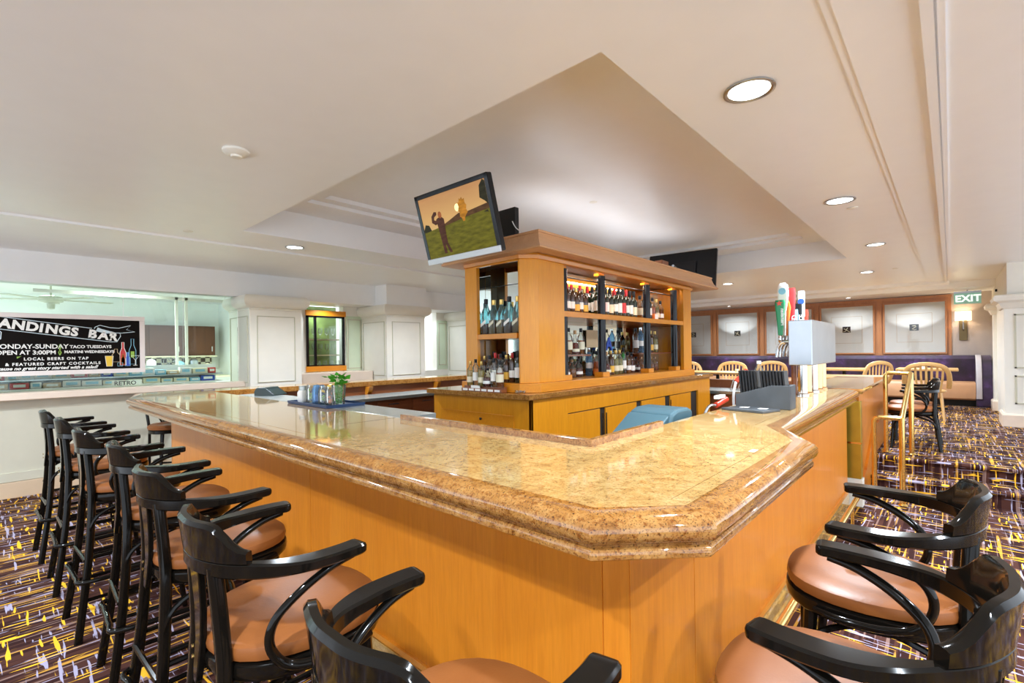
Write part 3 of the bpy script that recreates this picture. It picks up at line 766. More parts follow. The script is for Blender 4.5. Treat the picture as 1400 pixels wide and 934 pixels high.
bm = tube(bm_(), [(3.44, 2.60, 2.135), (5.97, 2.60, 2.135)], .006, 6); obj('gallery_rod', bm, M_blackpl, up)
for k, x in enumerate((3.475, 4.115, 5.075, 5.80)):
    c_ = obj('black_column', lathe(bm_(), [(.040, 1.245), (.040, 2.19)], (x, 2.548, 0), 16), M_blackcol, up, smooth=True)
    obj('plinth_block', box(bm_(), x-.06, x+.06, 2.502, 2.60, 1.197, 1.244), M_islX, c_); obj('cap_block', box(bm_(), x-.05, x+.05, 2.545, 2.60, 2.191, 2.214), M_islX, c_)
# cornice: flared
CP = [(2.95, 3.26), (2.95, 2.60), (3.07, 2.50), (6.22, 2.50), (6.22, 3.26)]
CPs = [(2.95, 3.26), (2.95, 2.50), (6.22, 2.50), (6.22, 3.26)]
prof = [(-.1, Zh+.021), (.02, Zh-.02), (.13, Zh-.022), (.145, Zh-.015), (.145, Zh-.002), (.125, Zh+.02), (.10, Zh+.055), (.085, Zh+.10), (.08, Zh+.118), (.088, Zh+.122), (.088, Zh+.138), (-.1, Zh+.138)]
obj('cornice', sweep(bm_(), [(2.99, 3.32), (2.99, 2.44), (6.50, 2.44), (6.50, 3.32)], prof, True), M_crown, up, smooth=True)
obj('cornice_top', box(bm_(), 3.08, 6.40, 2.53, 3.22, Zh+.022, Zh+.137), M_crown, up)
obj('fascia', sweep(bm_(), [(2.95, 3.26), (2.95, 2.60), (3.07, 2.50), (6.22, 2.50), (6.22, 3.26)], [(.0, Zh-.055), (.012, Zh-.05), (.018, Zh-.021), (0, Zh-.021)]), M_islX, up)
# ------------------------------------------------------------------ bottles
WINE = [(.0, 0), (.034, 0), (.037, .006), (.037, .19), (.034, .205), (.020, .225), (.0145, .24), (.014, .30), (.0155, .301), (.0155, .308)]
LIQ = [(.0, 0), (.036, 0), (.039, .005), (.039, .165), (.035, .185), (.020, .205), (.0145, .22), (.014, .265)]
TALL = [(.0, 0), (.032, 0), (.035, .005), (.035, .20), (.030, .22), (.017, .24), (.014, .255), (.014, .29)]
SQ = [(.0, 0), (.036, 0), (.038, .004), (.038, .155), (.033, .172), (.017, .192), (.014, .205), (.014, .245)]
JW = [(.0, 0), (.036, 0), (.038, .004), (.038, .15), (.032, .175), (.018, .215), (.014, .235), (.014, .27)]
SHORT = [(.0, 0), (.045, 0), (.050, .01), (.048, .09), (.036, .125), (.018, .145), (.015, .155), (.015, .185)]
BELL = [(.0, 0), (.045, 0), (.048, .01), (.044, .07), (.028, .14), (.016, .18), (.014, .20), (.014, .25)]
def bottle(kind, desc, glass, liq, lab, cap, prof, sq=2, lz=(.05, .13), fill=.6, caph=.035):
    t = thing(kind, desc, 'bottle'); t['desc'] = desc
    top_ = prof[-1][1]
    obj('glass_body', lathe(bm_(), prof, n=20, sq=sq, sqr=.02), glass, t, smooth=True)
    if liq:
        zf = top_*fill; P_ = [(0, .004)]
        for r, z in prof[1:]:
            if z < zf: P_.append((r*.86, max(z, .005)))
        last = [p for p in prof if p[1] >= zf][0]; P_.append((min(P_[-1][0], last[0]*.86+.0), zf)); P_.append((0.0005, zf))
        P_[0] = (.0005, .005)
        obj('liquid', lathe(bm_(), P_, n=16, sq=sq, sqr=.018), liq, t, smooth=True)
    if lab:
        r = max(p[0] for p in prof)+.0008
        obj('label', lathe(bm_(), [(r, lz[0]), (r, lz[1])], n=20, cap=False, sq=sq, sqr=.02), lab, t, smooth=True)
    obj('cap', lathe(bm_(), [(.016, top_-caph), (.0165, top_-caph+.001), (.0165, top_+.004), (.015, top_+.006)], n=12), cap, t, smooth=True)
    return t
M_blackcap = M_blackpl; M_gold = plain('gold_foil', (.75, .5, .15), .3, .05, metal=.8); M_redcap = plain('red_foil', (.5, .02, .02), .3, .05); M_cork = plain('cork', (.5, .3, .14), .7, .1)
B = {}
B['w1'] = bottle('wine_bottle', 'dark wine bottle with white label', G_dark, None, M_paper, M_blackcap, WINE, lz=(.05, .15), caph=.06)
B['w2'] = bottle('wine_bottle', 'dark wine bottle with red label', G_dark, None, M_redl, M_blackcap, WINE, lz=(.05, .16), caph=.06)
B['w3'] = bottle('wine_bottle', 'dark wine bottle with white label and red capsule', G_dark, None, M_paper, M_redcap, WINE, lz=(.06, .14), caph=.065)
B['w4'] = bottle('wine_bottle', 'dark wine bottle with cream label', G_dark, None, M_cream, M_blackcap, WINE, lz=(.04, .13), caph=.06)
B['a1'] = bottle('liquor_bottle', 'round bottle of amber liquor with cream label', G_clear, Q_amber, M_cream, M_blackcap, LIQ, fill=.55)
B['a2'] = bottle('liquor_bottle', 'square bottle of amber liquor with white label', G_clear, Q_amber, M_paper, M_blackcap, SQ, sq=6, fill=.6, lz=(.04, .09))
B['a3'] = bottle('liquor_bottle', 'bell shaped bottle of red brown liquor', G_clear, Q_red, M_cream, M_cork, BELL, fill=.5, lz=(.03, .06))
B['c1'] = bottle('liquor_bottle', 'tall clear bottle with white label', G_clear, None, M_paper, M_blackcap, TALL, lz=(.06, .15))
B['c2'] = bottle('liquor_bottle', 'clear bottle with blue tint and silver cap', G_blue, None, M_paper, M_chrome, TALL, lz=(.08, .14))
B['p1'] = bottle('liquor_bottle', 'bottle of pale yellow liquor with cream label', G_clear, Q_pale, M_cream, M_gold, LIQ, fill=.65, lz=(.04, .10))
B['o1'] = bottle('liquor_bottle', 'bottle of orange liquor with orange label', G_clear, Q_orange, M_orange, M_blackcap, LIQ, fill=.6, lz=(.02, .08))
B['r1'] = bottle('liquor_bottle', 'square bottle of red liquor with white label', G_clear, Q_red, M_paper, M_blackcap, SQ, sq=6, fill=.6, lz=(.03, .09))
B['d1'] = bottle('liquor_bottle', 'dark brown bottle with round yellow label', G_brown, None, M_yel, M_gold, LIQ, lz=(.03, .10))
B['d2'] = bottle('liquor_bottle', 'dark brown bottle with white label and red cap', G_brown, None, M_paper, M_redcap, TALL, lz=(.05, .12), caph=.05)
B['g1'] = bottle('liquor_bottle', 'bright green glass bottle', G_green, None, M_paper, M_blackcap, TALL, lz=(.05, .08))
B['j1'] = bottle('whisky_bottle', 'aqua glass whisky bottle with gold stopper', G_teal, Q_amber, None, M_gold, JW, sq=6, fill=.42)
B['j2'] = bottle('whisky_bottle', 'aqua glass whisky bottle with black stopper', G_teal, Q_red, None, M_blackcap, JW, sq=6, fill=.30)
B['s1'] = bottle('decanter', 'squat decanter of amber liquor', G_clear, Q_amber, None, M_cork, SHORT, fill=.5, caph=.02)
B['s2'] = bottle('decanter', 'squat decanter of dark red liquor', G_clear, Q_red, M_paper, M_blackcap, SHORT, fill=.5, lz=(.03, .06), caph=.02)
for k_ in ('j1', 'j2'):   # slanted label on the square aqua bottles
    bm = bm_(); poly(bm, [(-.028, .055), (.028, .09), (.028, .115), (-.028, .08)], Matrix.Translation((-.0358, 0, 0)) @ Matrix(((0, 0, 1, 0), (-1, 0, 0, 0), (0, 1, 0, 0), (0, 0, 0, 1))))
    obj('label', bm, M_cream if k_ == 'j1' else M_paper, B[k_])
for q in B.values():
    pass
def row(keys, xs, ys, z, where, group, axis='x', sc_=1.0, face=0):
    for k, key in enumerate(keys):
        t_ = k/(max(1, len(keys)-1)); j = random.uniform(-.006, .006)
        if isinstance(ys, tuple): y = ys[k % 2]
        else: y = ys
        v = xs[0]+(xs[1]-xs[0])*t_+j*.5
        loc = (v, y+j, z) if axis == 'x' else (y+j, v, z)
        s = sc_*random.uniform(.97, 1.03)
        pd = B[key]
        lab = '%s, %s %s' % (pd['desc'].replace('dark wine bottle', 'dark bottle').replace('bottle of ', '').replace(' with cream label', '').replace(' glass whisky', ''), ORD[k], where)
        place(pd, USED, loc, face, lab, group, (s, s, s))
UZ = 1.8105
row(['w1'], (5.17, 5.17), 2.60, 1.1965, 'at the foot of the third bay', 'wine bottle at the foot of the third bay', 'x', .9)
row(['c2', 'c1', 'd2', 'd2', 'd1', 'd2', 'd1'], (3.54, 3.98), 2.66, UZ, 'on top shelf, first bay', 'bottles on the top shelf of the first bay', 'x', .93)
row(['w1', 'w2', 'w1', 'w4', 'w3', 'w1', 'w2', 'w3', 'w1', 'w4'], (4.22, 4.98), 2.66, UZ, 'in front row, wine shelf', 'wine bottles on the top shelf of the middle bay')
row(['w3', 'w1', 'w2', 'w3', 'w1', 'w2', 'w3', 'w1', 'w4'], (4.22, 4.92), 2.78, UZ, 'in rear row, wine shelf', 'wine bottles on the top shelf of the middle bay')
row(['c1', 'd1', 'a1', 'd2', 'c1', 'a1'], (3.55, 3.97), 2.80, UZ, 'in rear, top shelf, first bay', 'bottles on the top shelf of the first bay', 'x', .93)
row(['a1', 'd2', 'w3', 'o1', 'p1', 'a2'], (5.17, 5.70), 2.68, UZ, 'on top shelf, third bay', 'bottles on the top shelf of the third bay')
row(['o1', 'c1', 'a1', 'a3', 'a1'], (3.55, 3.97), 2.70, 1.4205, 'on middle shelf, first bay', 'bottles on the middle shelf of the first bay', 'x', .93)
row(['s1', 's2', 's2', 's1', 's2'], (3.55, 3.97), 2.74, 1.1965, 'on bottom, first bay', 'bottles at the bottom of the first bay', 'x', .92)
row(['o1', 'c1', 'a3', 'd1', 'p1', 'p1', 'c1', 'a2', 'r1'], (4.21, 4.93), 2.67, 1.1965, 'in front, bottom, middle bay', 'bottles at the bottom of the middle bay', 'x', .96)
row(['c2', 'a1', 'c1', 'd2', 'a1', 'c1', 'p1', 'g1'], (4.22, 4.92), 2.77, 1.1965, 'in rear, bottom, middle bay', 'bottles at the bottom of the middle bay', 'x', .96)
row(['c1', 'c2', 'c1', 'd1', 'p1'], (5.16, 5.66), 2.74, 1.4205, 'on middle shelf, third bay', 'bottles on the middle shelf of the third bay')
row(['s2', 's1', 's2', 's1', 's1'], (5.17, 5.66), 2.74, 1.1965, 'on bottom, third bay', 'bottles at the bottom of the third bay', 'x', .92)
row(['j2', 'j1', 'j1', 'j2', 'j1'], (3.075, 2.70), 3.035, 1.6135, 'on end shelf of island', 'whisky bottles on the end shelf of the island', 'y', 1.12)
row(['d1', 'a1', 'd2', 'c1', 'd1', 'd2', 'w1'], (3.08, 2.68), 3.01, 1.1965, 'in front, lower end opening', 'bottles in the lower end opening', 'y', .84)
row(['w1', 'd2', 'w4', 'd1', 'w1', 'd2'], (3.05, 2.71), 3.10, 1.1965, 'in rear, lower end opening', 'bottles in the lower end opening', 'y', .84)
# raised green bottle, notice cards
tag(obj('notice_card', box(bm_(), 4.38, 4.66, 2.905, 2.912, 1.49, 1.68), M_tan), 'tan notice card propped at the back of the middle bay', 'card')
bm = bm_(); MT = Matrix.Translation((4.68, 2.85, 1.46)) @ Matrix.Rotation(R(90), 4, 'X')
text_bm(bm, 'A', .20, MT, .006, .006)
tag(obj('grade_card', bm, M_blue), 'blue letter A card behind the bottles of the middle bay', 'card')
bm = box(bm_(), 5.40, 5.47, 2.60, 2.606, 1.8105, 1.88); tag(obj('price_tag', bm, M_white), 'small white tag in front of the third bay bottles', 'tag')

# tasting rack in front of the end opening
rk = thing('tasting_rack', 'small wooden tiered rack with white label strips on the island top', 'rack', (2.875, 2.93, ZT))
obj('tier', box(bm_(), -.03, .035, -.21, .28, 0, .028), M_brwood, rk, bevel=.002)
obj('tier', box(bm_(), .004, .035, -.21, .28, .029, .045), M_brwood, rk)
for k in range(6): obj('label_strip', box(bm_(), -.032, -.0305, -.19+k*.078, -.13+k*.078, .006, .024), M_paper, rk)
row(['p1', 'c1', 'p1', 's2', 'c1', 'a1'], (3.13, 2.77), 2.880, ZT+.0455, 'standing on the tasting rack', 'bottles on the tasting rack', 'y', .80)
tag(obj('paper_sign', box(bm_(), 2.848, 2.853, 2.98, 3.09, ZT+.0285, ZT+.052), M_paper), 'tiny white paper sign on the tasting rack', 'sign')
bm = bm_()
for k in range(10):
    a = k*2.4; tube(bm, [(2.895+.022*math.cos(a), 2.56+.05*math.sin(a), ZT+.008), (2.895+.022*math.cos(a+1), 2.56+.05*math.sin(a+1), ZT+.022)], .005, 6)
tag(obj('pour_spouts', bm, M_chrome, smooth=True), 'small heap of metal pour spouts beside the tasting rack', 'spouts', kind='stuff')

# ------------------------------------------------------------------ televisions
def tv(name, label, W_, Hh, M, picture):
    t = thing(name, label, 'television'); t.matrix_world = M
    # local: x right, y up, z toward the viewer
    bz_ = .035
    bm = bm_(); rings(bm, [[(x, y, z) for x, y in rr(W_, Hh, .012)] for z in (-.045, .0)])
    obj('casing', bm, M_blackpl, t, bevel=.003)
    bm = bm_()
    for (a, b2, c_, d_) in ((-W_/2, W_/2, Hh/2-bz_, Hh/2), (-W_/2, -W_/2+bz_, -Hh/2, Hh/2), (W_/2-bz_, W_/2, -Hh/2, Hh/2)): box(bm, a+.001, b2-.001, c_+.001, d_-.001, .0005, .006)
    obj('bezel', bm, M_blackcol, t, bevel=.002)
    obj('speaker_bar', box(bm_(), -W_/2, W_/2, -Hh/2-.004, -Hh/2+.042, .0, .012), plain('silver_bar', (.55, .56, .58), .3, .02, metal=.4) if 'silver_bar' not in MATS else MATS['silver_bar'], t, bevel=.003)
    sw, sh_ = W_/2-bz_, Hh/2-bz_
    y0 = -Hh/2+.043; y1 = sh_
    if picture:
        m, nt2, bb = newmat('screen_sky'); setp(bb, col=(0, 0, 0), rough=.3, spec=.08)
        tc = N(nt2, 'ShaderNodeTexCoord'); sp = N(nt2, 'ShaderNodeSeparateXYZ'); L(nt2, tc.outputs['Object'], sp.inputs[0])
        mr = N(nt2, 'ShaderNodeMapRange'); mr.inputs['From Min'].default_value = -.05; mr.inputs['From Max'].default_value = y1; L(nt2, sp.outputs['Y'], mr.inputs['Value'])
        cl = ramp(nt2, mr.outputs[0], [(0, (.95, .72, .28)), (.4, (.85, .52, .18)), (1, (.50, .22, .09))])
        L(nt2, mix(nt2, noise(nt2, mapped(nt2, (3, 12, 1)), 1.5, 4), cl, (.75, .40, .16)), bb.inputs['Emission Color']); bb.inputs['Emission Strength'].default_value = .8
        def em(nm, c_, s_=.8):
            m_, n_, b2 = newmat(nm); setp(b2, col=(0, 0, 0), rough=.3, spec=.08)
            f = noise(n_, mapped(n_, (4, 14, 1)), 3, 4)
            L(n_, ramp(n_, f, [(.3, tuple(k*.6 for k in c_)), (.7, tuple(k*1.3 for k in c_))]), b2.inputs['Emission Color']); b2.inputs['Emission Strength'].default_value = s_
            return m_
        scn = obj('screen', box(bm_(), -sw, sw, y0, y1, .0, .002), m, t)
        bm = bm_(); poly(bm, [(-sw, y0), (sw, y0), (sw, .04), (.1, .02), (-sw, -.02)], z=.003); obj('screen_grass', bm, em('screen_green', (.17, .15, .012)), scn)
        bm = bm_(); poly(bm, [(-.16, .0), (-.05, .03), (.05, .06), (.15, .055), (sw, .075), (sw, .035), (.1, .018), (-.16, -.01)], z=.0035); obj('screen_hills', bm, em('screen_brown', (.12, .055, .02)), scn)
        bm = bm_(); poly(bm, [(.085, -.005), (.08, .02), (.062, .03), (.068, .06), (.055, .075), (.068, .10), (.062, .13), (.078, .135), (.085, .16), (.098, .15), (.112, .165), (.12, .145), (.138, .15), (.136, .12), (.15, .10), (.14, .075), (.15, .05), (.13, .035), (.115, .02), (.108, -.005)], z=.004)
        obj('screen_tree', bm, em('screen_orange', (.60, .24, .02)), scn)
        bm = bm_(); poly(bm, [(sw-.075, .12), (sw-.06, .20), (sw-.02, .235), (sw, .22), (sw, .06), (sw-.03, .09)], z=.004); poly(bm, [(-sw, .0), (-sw+.03, .04), (-sw+.07, .03), (-sw+.09, -.015), (-sw, -.02)], z=.004)
        poly(bm, [(sw-.06, .02), (sw-.02, .028), (sw-.01, .01)], z=.004)
        obj('screen_foliage', bm, em('screen_dark', (.035, .03, .012)), scn)
        bm = bm_(); cpt = [(.05+.028*math.cos(a*PI/8), .10+.028*math.sin(a*PI/8)) for a in range(16)]; poly(bm, cpt, z=.0032); obj('screen_sun', bm, em('screen_sun', (1.2, .95, .45), 1.4), scn)
        g = -.155
        bm = bm_(); poly(bm, [(g-.045, .058), (g-.02, .068), (g+.02, .068), (g+.042, .05), (g+.040, .0), (g+.034, -.065), (g-.034, -.065), (g-.038, -.02)], z=.005)
        poly(bm, [(g-.03, .066), (g-.028, .030), (g-.06, .018), (g-.098, .042), (g-.092, .088), (g-.055, .118), (g-.028, .112), (g-.03, .092), (g-.062, .078), (g-.068, .058), (g-.050, .050)], z=.0051)
        poly(bm, [(g-.034, -.066), (g+.034, -.066), (g+.034, -.13), (g+.066, -.205), (g+.036, -.205), (g+.004, -.13), (g+.006, -.205), (g-.026, -.205), (g-.030, -.13)], z=.0052)
        obj('screen_golfer', bm, em('screen_shirt', (.10, .035, .02)), scn)
        bm = bm_(); poly(bm, [(g+.005+.021*math.cos(a*PI/6), .085+.026*math.sin(a*PI/6)) for a in range(12)], z=.0055); obj('screen_head', bm, em('screen_skin', (.40, .12, .04)), scn)
    else:
        obj('screen', box(bm_(), -sw, sw, y0, y1, .0, .002), M_blackcol, t)
        bm = box(bm_(), -.22, .22, -.12, .12, -.075, -.046); obj('rear_hump', bm, M_blackpl, t, bevel=.01)
    obj('mount_arm', tube(bm_(), [(0, -.02, -.05), (0, -.06, -.22), (0, -.08, -.42)], .02, 8), M_steel, t)
    obj('mount_plate', box(bm_(), -.11, .11, -.11, .11, -.06, -.047), M_blackpl, t)
    return t
def tvM(c, right, upv):
    r_ = Vector(right).normalized(); u_ = Vector(upv); u_ = (u_-r_*u_.dot(r_)).normalized(); n_ = r_.cross(u_)
    M = Matrix((r_, u_, n_)).transposed().to_4x4(); M.translation = Vector(c); return M
t1 = tv('television', 'flat television showing a golfer at sunset, above the island end', .80, .54, tvM((2.381, 2.725, 2.431), (.02, -1, 0), (-.27, .03, .96)), True)
t2 = tv('television', 'flat television seen from behind above the far end of the island', .98, .58, tvM((6.95, 2.92, 2.60), (-.12, 1, 0), (.25, .04, .96)), False)
bx = thing('mount_post', 'black wall mount post standing on the cornice behind the golf television', 'mount', (2.96, 2.73, Zh+.139))
obj('post', box(bm_(), -.02, .03, -.10, .10, 0, .24), M_blackpl, bx, bevel=.003); obj('cable', tube(bm_(), cr([(-.03, -.08, .12), (-.05, -.14, .05), (0, -.18, .01)], 4), .004, 6), M_white, bx)
bx = thing('mount_post', 'dark mount box standing on the far end of the cornice', 'mount', (5.75, 2.68, Zh+.139))
obj('post', box(bm_(), -.08, .10, -.05, .05, 0, .16), M_brwood, bx, bevel=.003)

# ------------------------------------------------------------------ things on and behind the bar
ZB = 1.0705
tag(obj('steel_shelf', box(bm_(), 1.673, 1.95, 2.45, 5.2, 1.03, 1.071), M_steelt, bevel=.002), 'grey metal service shelf along the inner edge of the bar', 'shelf')
tag(obj('serving_tray', sweep(box(bm_(), 1.63, 1.93, 3.28, 3.93, ZB+.001, ZB+.006), [(1.63, 3.28), (1.93, 3.28), (1.93, 3.93), (1.63, 3.93)], [(-.004, ZB+.001), (.0, ZB+.001), (.004, ZB+.022), (-.002, ZB+.022)], True), M_bluetray), 'dark blue serving tray holding garnish jars on the bar', 'tray')
zt_ = ZB+.0065
def jar(desc, y, glass, fill, mats_, h=.14, r=.0515, x=1.76):
    t = thing('garnish_jar', desc, 'jar', (x, y, zt_), 0, 'garnish jars on the blue tray')
    obj('glass_body', lathe(bm_(), [(r*.8, 0), (r, .006), (r, h*.8), (r*.82, h*.9), (r*.82, h), (r*.74, h), (r*.74, h*.9), (r*.9, h*.78), (r*.9, .012), (r*.1, .010)], n=20, cap=True), glass, t, smooth=True)
    return t
def bits(t, mat, n, r, z0, z1, s=.012, name='contents'):
    bm = bm_()
    for k in range(n):
        a = random.uniform(0, 6.28); q = r*math.sqrt(random.random()); z = random.uniform(z0, z1)
        bmesh.ops.create_icosphere(bm, subdivisions=1, radius=s, matrix=Matrix.Translation((q*math.cos(a), q*math.sin(a), z)))
    o = obj(name, bm, mat, t, smooth=True); o['kind'] = 'stuff'; return o
j = thing('cream_bottle', 'squat white jar with grey lid at the left end of the blue tray', 'jar', (1.73, 3.87, zt_), 0)
obj('jar_body', lathe(bm_(), [(.036, 0), (.042, .01), (.042, .075), (.032, .095)], n=20, sq=5), M_paper, j, smooth=True); obj('lid', lathe(bm_(), [(.034, .096), (.034, .125), (.03, .13)], n=20), M_steelt, j, smooth=True)
j = jar('glass jar heaped with lime wedges on the blue tray', 3.77, G_clear, 1, None); bits(j, M_lime, 14, .028, .02, .125)
j = jar('glass jar with dark blue contents on the blue tray', 3.665, G_blue, 1, None); bits(j, M_blue, 12, .026, .02, .06); 
j = jar('glass jar with yellow and green slices on the blue tray', 3.56, G_clear, 1, None); bits(j, M_lime, 6, .026, .02, .06); bits(j, M_lemon, 6, .026, .05, .10)
j = jar('glass jar with orange slices and a lemon half on top', 3.455, G_clear, 1, None); bits(j, M_orange, 9, .026, .02, .09)
bm = bm_(); bmesh.ops.create_uvsphere(bm, u_segments=16, v_segments=8, radius=.036, matrix=Matrix.Translation((0, 0, .135)) @ Matrix.Scale(.6, 4, (0, 0, 1))); obj('lemon_half', bm, M_lemon, j, smooth=True)
j = thing('mint_glass', 'pint glass stuffed with fresh green mint on the blue tray', 'glass', (1.76, 3.35, zt_))
j.scale = (1.15, 1.15, 1.1)
obj('glass_body', lathe(bm_(), [(.034, 0), (.036, .005), (.046, .14), (.043, .14), (.033, .012), (.003, .010)], n=20), G_clear, j, smooth=True)
bm = bm_()
for k in range(150):
    a = random.uniform(0, 6.28); z = random.uniform(.02, .20); q = (.030 if z < .14 else .03+.6*(z-.14))*math.sqrt(random.random())
    if z > .14: q = random.uniform(0, .03+(z-.12)*.6)
    c_ = Vector((q*math.cos(a), q*math.sin(a), z)); d_ = Vector((math.cos(a), math.sin(a), random.uniform(-.3, .8))).normalized()*(.042 if z > .14 else .014); s_ = d_.cross(Vector((random.random(), random.random(), 1))).normalized()*(.016 if z > .14 else .008)
    V = [bm.verts.new(p) for p in (c_, c_+d_*.4+s_, c_+d_+Vector((0, 0, .003)), c_+d_*.4-s_)]; bm.faces.new(V)
o = obj('mint_leaves', bm, M_leaf, j); o['kind'] = 'stuff'
bm = bm_()
for k in range(9):
    a = k*.7; tube(bm, [(.015*math.cos(a), .015*math.sin(a), .014), (.022*math.cos(a), .022*math.sin(a), .17)], .0018, 5)
obj('mint_stems', bm, M_leaf, j)

def register(name, lab, loc, rz, mat, s=1.0):
    t = thing(name, lab, 'register', loc, rz)
    pr = [(-.17*s, 0), (-.17*s, .06*s), (-.14*s, .11*s), (-.10*s, .125*s), (.02*s, .125*s), (.05*s, .10*s), (.19*s, .012*s), (.19*s, 0)]
    bm = bm_(); rings(bm, [[(x, -.15*s, z) for x, z in pr], [(x, .15*s, z) for x, z in pr]]); obj('housing', bm, mat, t, bevel=.012*s)
    return t
g = register('register', 'dark green order terminal behind the left run of the bar', (1.86, 4.88, 1.0715), R(-60), M_dgreen, .62)

# teal receipt printer on inner shelf (right)
tag(obj('under_shelf', box(bm_(), 2.28, 3.2, 1.105, 1.56, .90, .93), M_brwood), 'inner shelf under the teal receipt machine', 'shelf')
pt = thing('receipt_machine', 'grey teal receipt machine with a long sloped tray behind the coping', 'machine', (2.72, 1.30, .931), R(-6))
bm = bm_(); pr = [(-.06, 0), (-.07, .10), (-.05, .155), (.0, .175), (.10, .178), (.135, .16), (.14, .0)]
rings(bm, [[(x, y, z) for x, z in [(a*1.25, b2) for a, b2 in pr]] for y in (-.13, .16)]); obj('housing', bm, M_teal, pt, bevel=.015)
bm = bm_(); pr = [(-.40, -.06), (-.07, .13), (-.05, .10), (-.05, .0)]
rings(bm, [[(x, y, z+.02) for x, z in [(-.30, .0), (-.085, .13), (-.085, .0)]] for y in (-.12, .15)]); obj('sloped_tray', bm, M_teal, pt, bevel=.006)
obj('button', box(bm_(), .05, .085, -.1315, -.1295, .09, .10), M_white, pt)
tag(obj('card_tag', box(bm_(), 1.93, 1.98, .545, .565, ZB-.0003, ZB+.0006), M_white), 'tiny white ticket lying on the granite near the corner', 'ticket')

# menu holder, coasters, soda gun
mh = thing('menu_holder', 'charcoal slate box holding black menus beside the beer tower', 'holder', (3.40, .90, ZB), 0)
pr = [(.155, 0), (.155, .085), (-.06, .150), (-.165, .150), (-.165, 0)]
bm = bm_(); rings(bm, [[(x, y, z) for y, z in pr] for x in (-.055, -.040)]); obj('front_panel', bm, M_grey, mh, bevel=.003)
bm = bm_(); rings(bm, [[(x, y, z) for y, z in pr] for x in (.08, .095)]); obj('rear_panel', bm, M_grey, mh, bevel=.003)
obj('side_panel', box(bm_(), -.039, .079, -.165, -.150, 0, .148), M_grey, mh); obj('side_panel', box(bm_(), -.039, .079, .14, .155, 0, .084), M_grey, mh)
obj('bottom', box(bm_(), -.039, .079, -.149, .139, 0, .01), M_grey, mh)
mref = None
for k in range(15):
    y = -.14+k*.0185
    if k == 8: continue
    h_ = .225+.008*math.sin(k*1.9)
    if mref is None:
        mref = tag(obj('menu', box(bm_(), -.03, .07, -.006, .006, .0, .23), M_blackpl, bevel=.002), 'x', 'menu', 'black menus in the slate holder'); m_ = mref
    else: m_ = mref.copy(); COL.objects.link(m_)
    m_.location = (3.40, .90+y, ZB+.0105); m_.rotation_euler = (R(-5), 0, 0)
    m_['label'] = 'black menu standing in the slate holder, %s from its low end' % ORD[14-k]
tag(obj('coaster_stack', prism(bm_(), [(3.08, .82), (3.26, .77), (3.33, 1.02), (3.15, 1.08)], ZB, ZB+.014), M_grey, bevel=.002), 'flat charcoal slate boards in front of the menu holder', 'coaster')
bm = box(bm_(), 3.19, 3.24, .83, .88, ZB+.0145, ZB+.016); tag(obj('coupon', bm, M_paper), 'white slip on the slate board, nearer the bar edge', 'paper slip')
bm = box(bm_(), 3.21, 3.26, .94, .99, ZB+.0145, ZB+.016); tag(obj('coupon', bm, M_paper), 'white slip on the slate board, nearer the red handle', 'paper slip')
sg = thing('soda_gun', 'red handled soda gun with grey hose by the slate box', 'soda gun', (3.27, 1.125, ZB))
obj('handle', tube(bm_(), [(-.09, .0, .022), (.05, -.02, .05)], .018, 12), M_red, sg, smooth=True)
obj('clear_head', box(bm_(), -.09, .04, -.018, .012, .062, .082), M_paper, sg)
obj('hose', tube(bm_(), cr([(-.09, 0, .022), (-.15, .02, .02), (-.20, .03, -.03), (-.20, .04, -.1)], 5), .009, 8), M_steel, sg, smooth=True)
sg2 = thing('soda_gun', 'upright red soda gun hooked behind the menu holder', 'soda gun', (3.60, 1.13, ZB+.002))
obj('handle', tube(bm_(), [(0, 0, .15), (.05, -.06, .23)], .016, 10), M_red, sg2, smooth=True)
obj('hose', tube(bm_(), cr([(0, 0, .15), (-.02, .01, .08), (0, .02, .0), (.02, .02, -.05)], 5), .009, 8), M_white, sg2, smooth=True)
wb = thing('water_bottle', 'small clear plastic bottle behind the black menus', 'bottle', (3.75, 1.02, ZB))
obj('bottle_body', lathe(bm_(), [(.03, 0), (.034, .01), (.034, .20), (.030, .23), (.013, .262), (.013, .28)], n=16), G_clear, wb, smooth=True); obj('label', lathe(bm_(), [(.035, .15), (.035, .22)], n=16, cap=False), M_lightbl, wb); obj('cap', lathe(bm_(), [(.015, .275), (.015, .295)], n=12), M_white, wb)

# beer tower
tw = thing('beer_tower', 'stainless steel beer tower box on pipes with branded tap handles', 'beer tower', (0, 0, 0))
obj('tower_box', box(bm_(), 4.36, 5.40, .800, .966, 1.315, 1.675), M_steel, tw, bevel=.006)
for k, (x, m_) in enumerate(((4.45, M_chrome), (4.62, M_copper), (4.86, M_chrome), (5.05, M_copper), (5.24, M_copper))):
    obj('pipe', lathe(bm_(), [(.045, 0), (.045, .01), (.034, .018), (.034, .246)], (x, .885, ZB+.0005), 16), m_, tw, smooth=True)
obj('pipe', lathe(bm_(), [(.022, 0), (.022, .246)], (4.50, .955, ZB+.0005), 12), M_brwood, tw, smooth=True)
obj('drip_tray', box(bm_(), 4.36, 5.14, .975, 1.09, ZB+.0005, ZB+.02), M_chrome, tw, bevel=.003)
def taper(bm, c, prs, sx=.7, sy=1.25):
    RS = []
    for z, w in prs: RS.append([(c[0]+a*sx, c[1]+b2*sy, c[2]+z) for a, b2 in rr(w, w, w*.25)])
    rings(bm, RS)
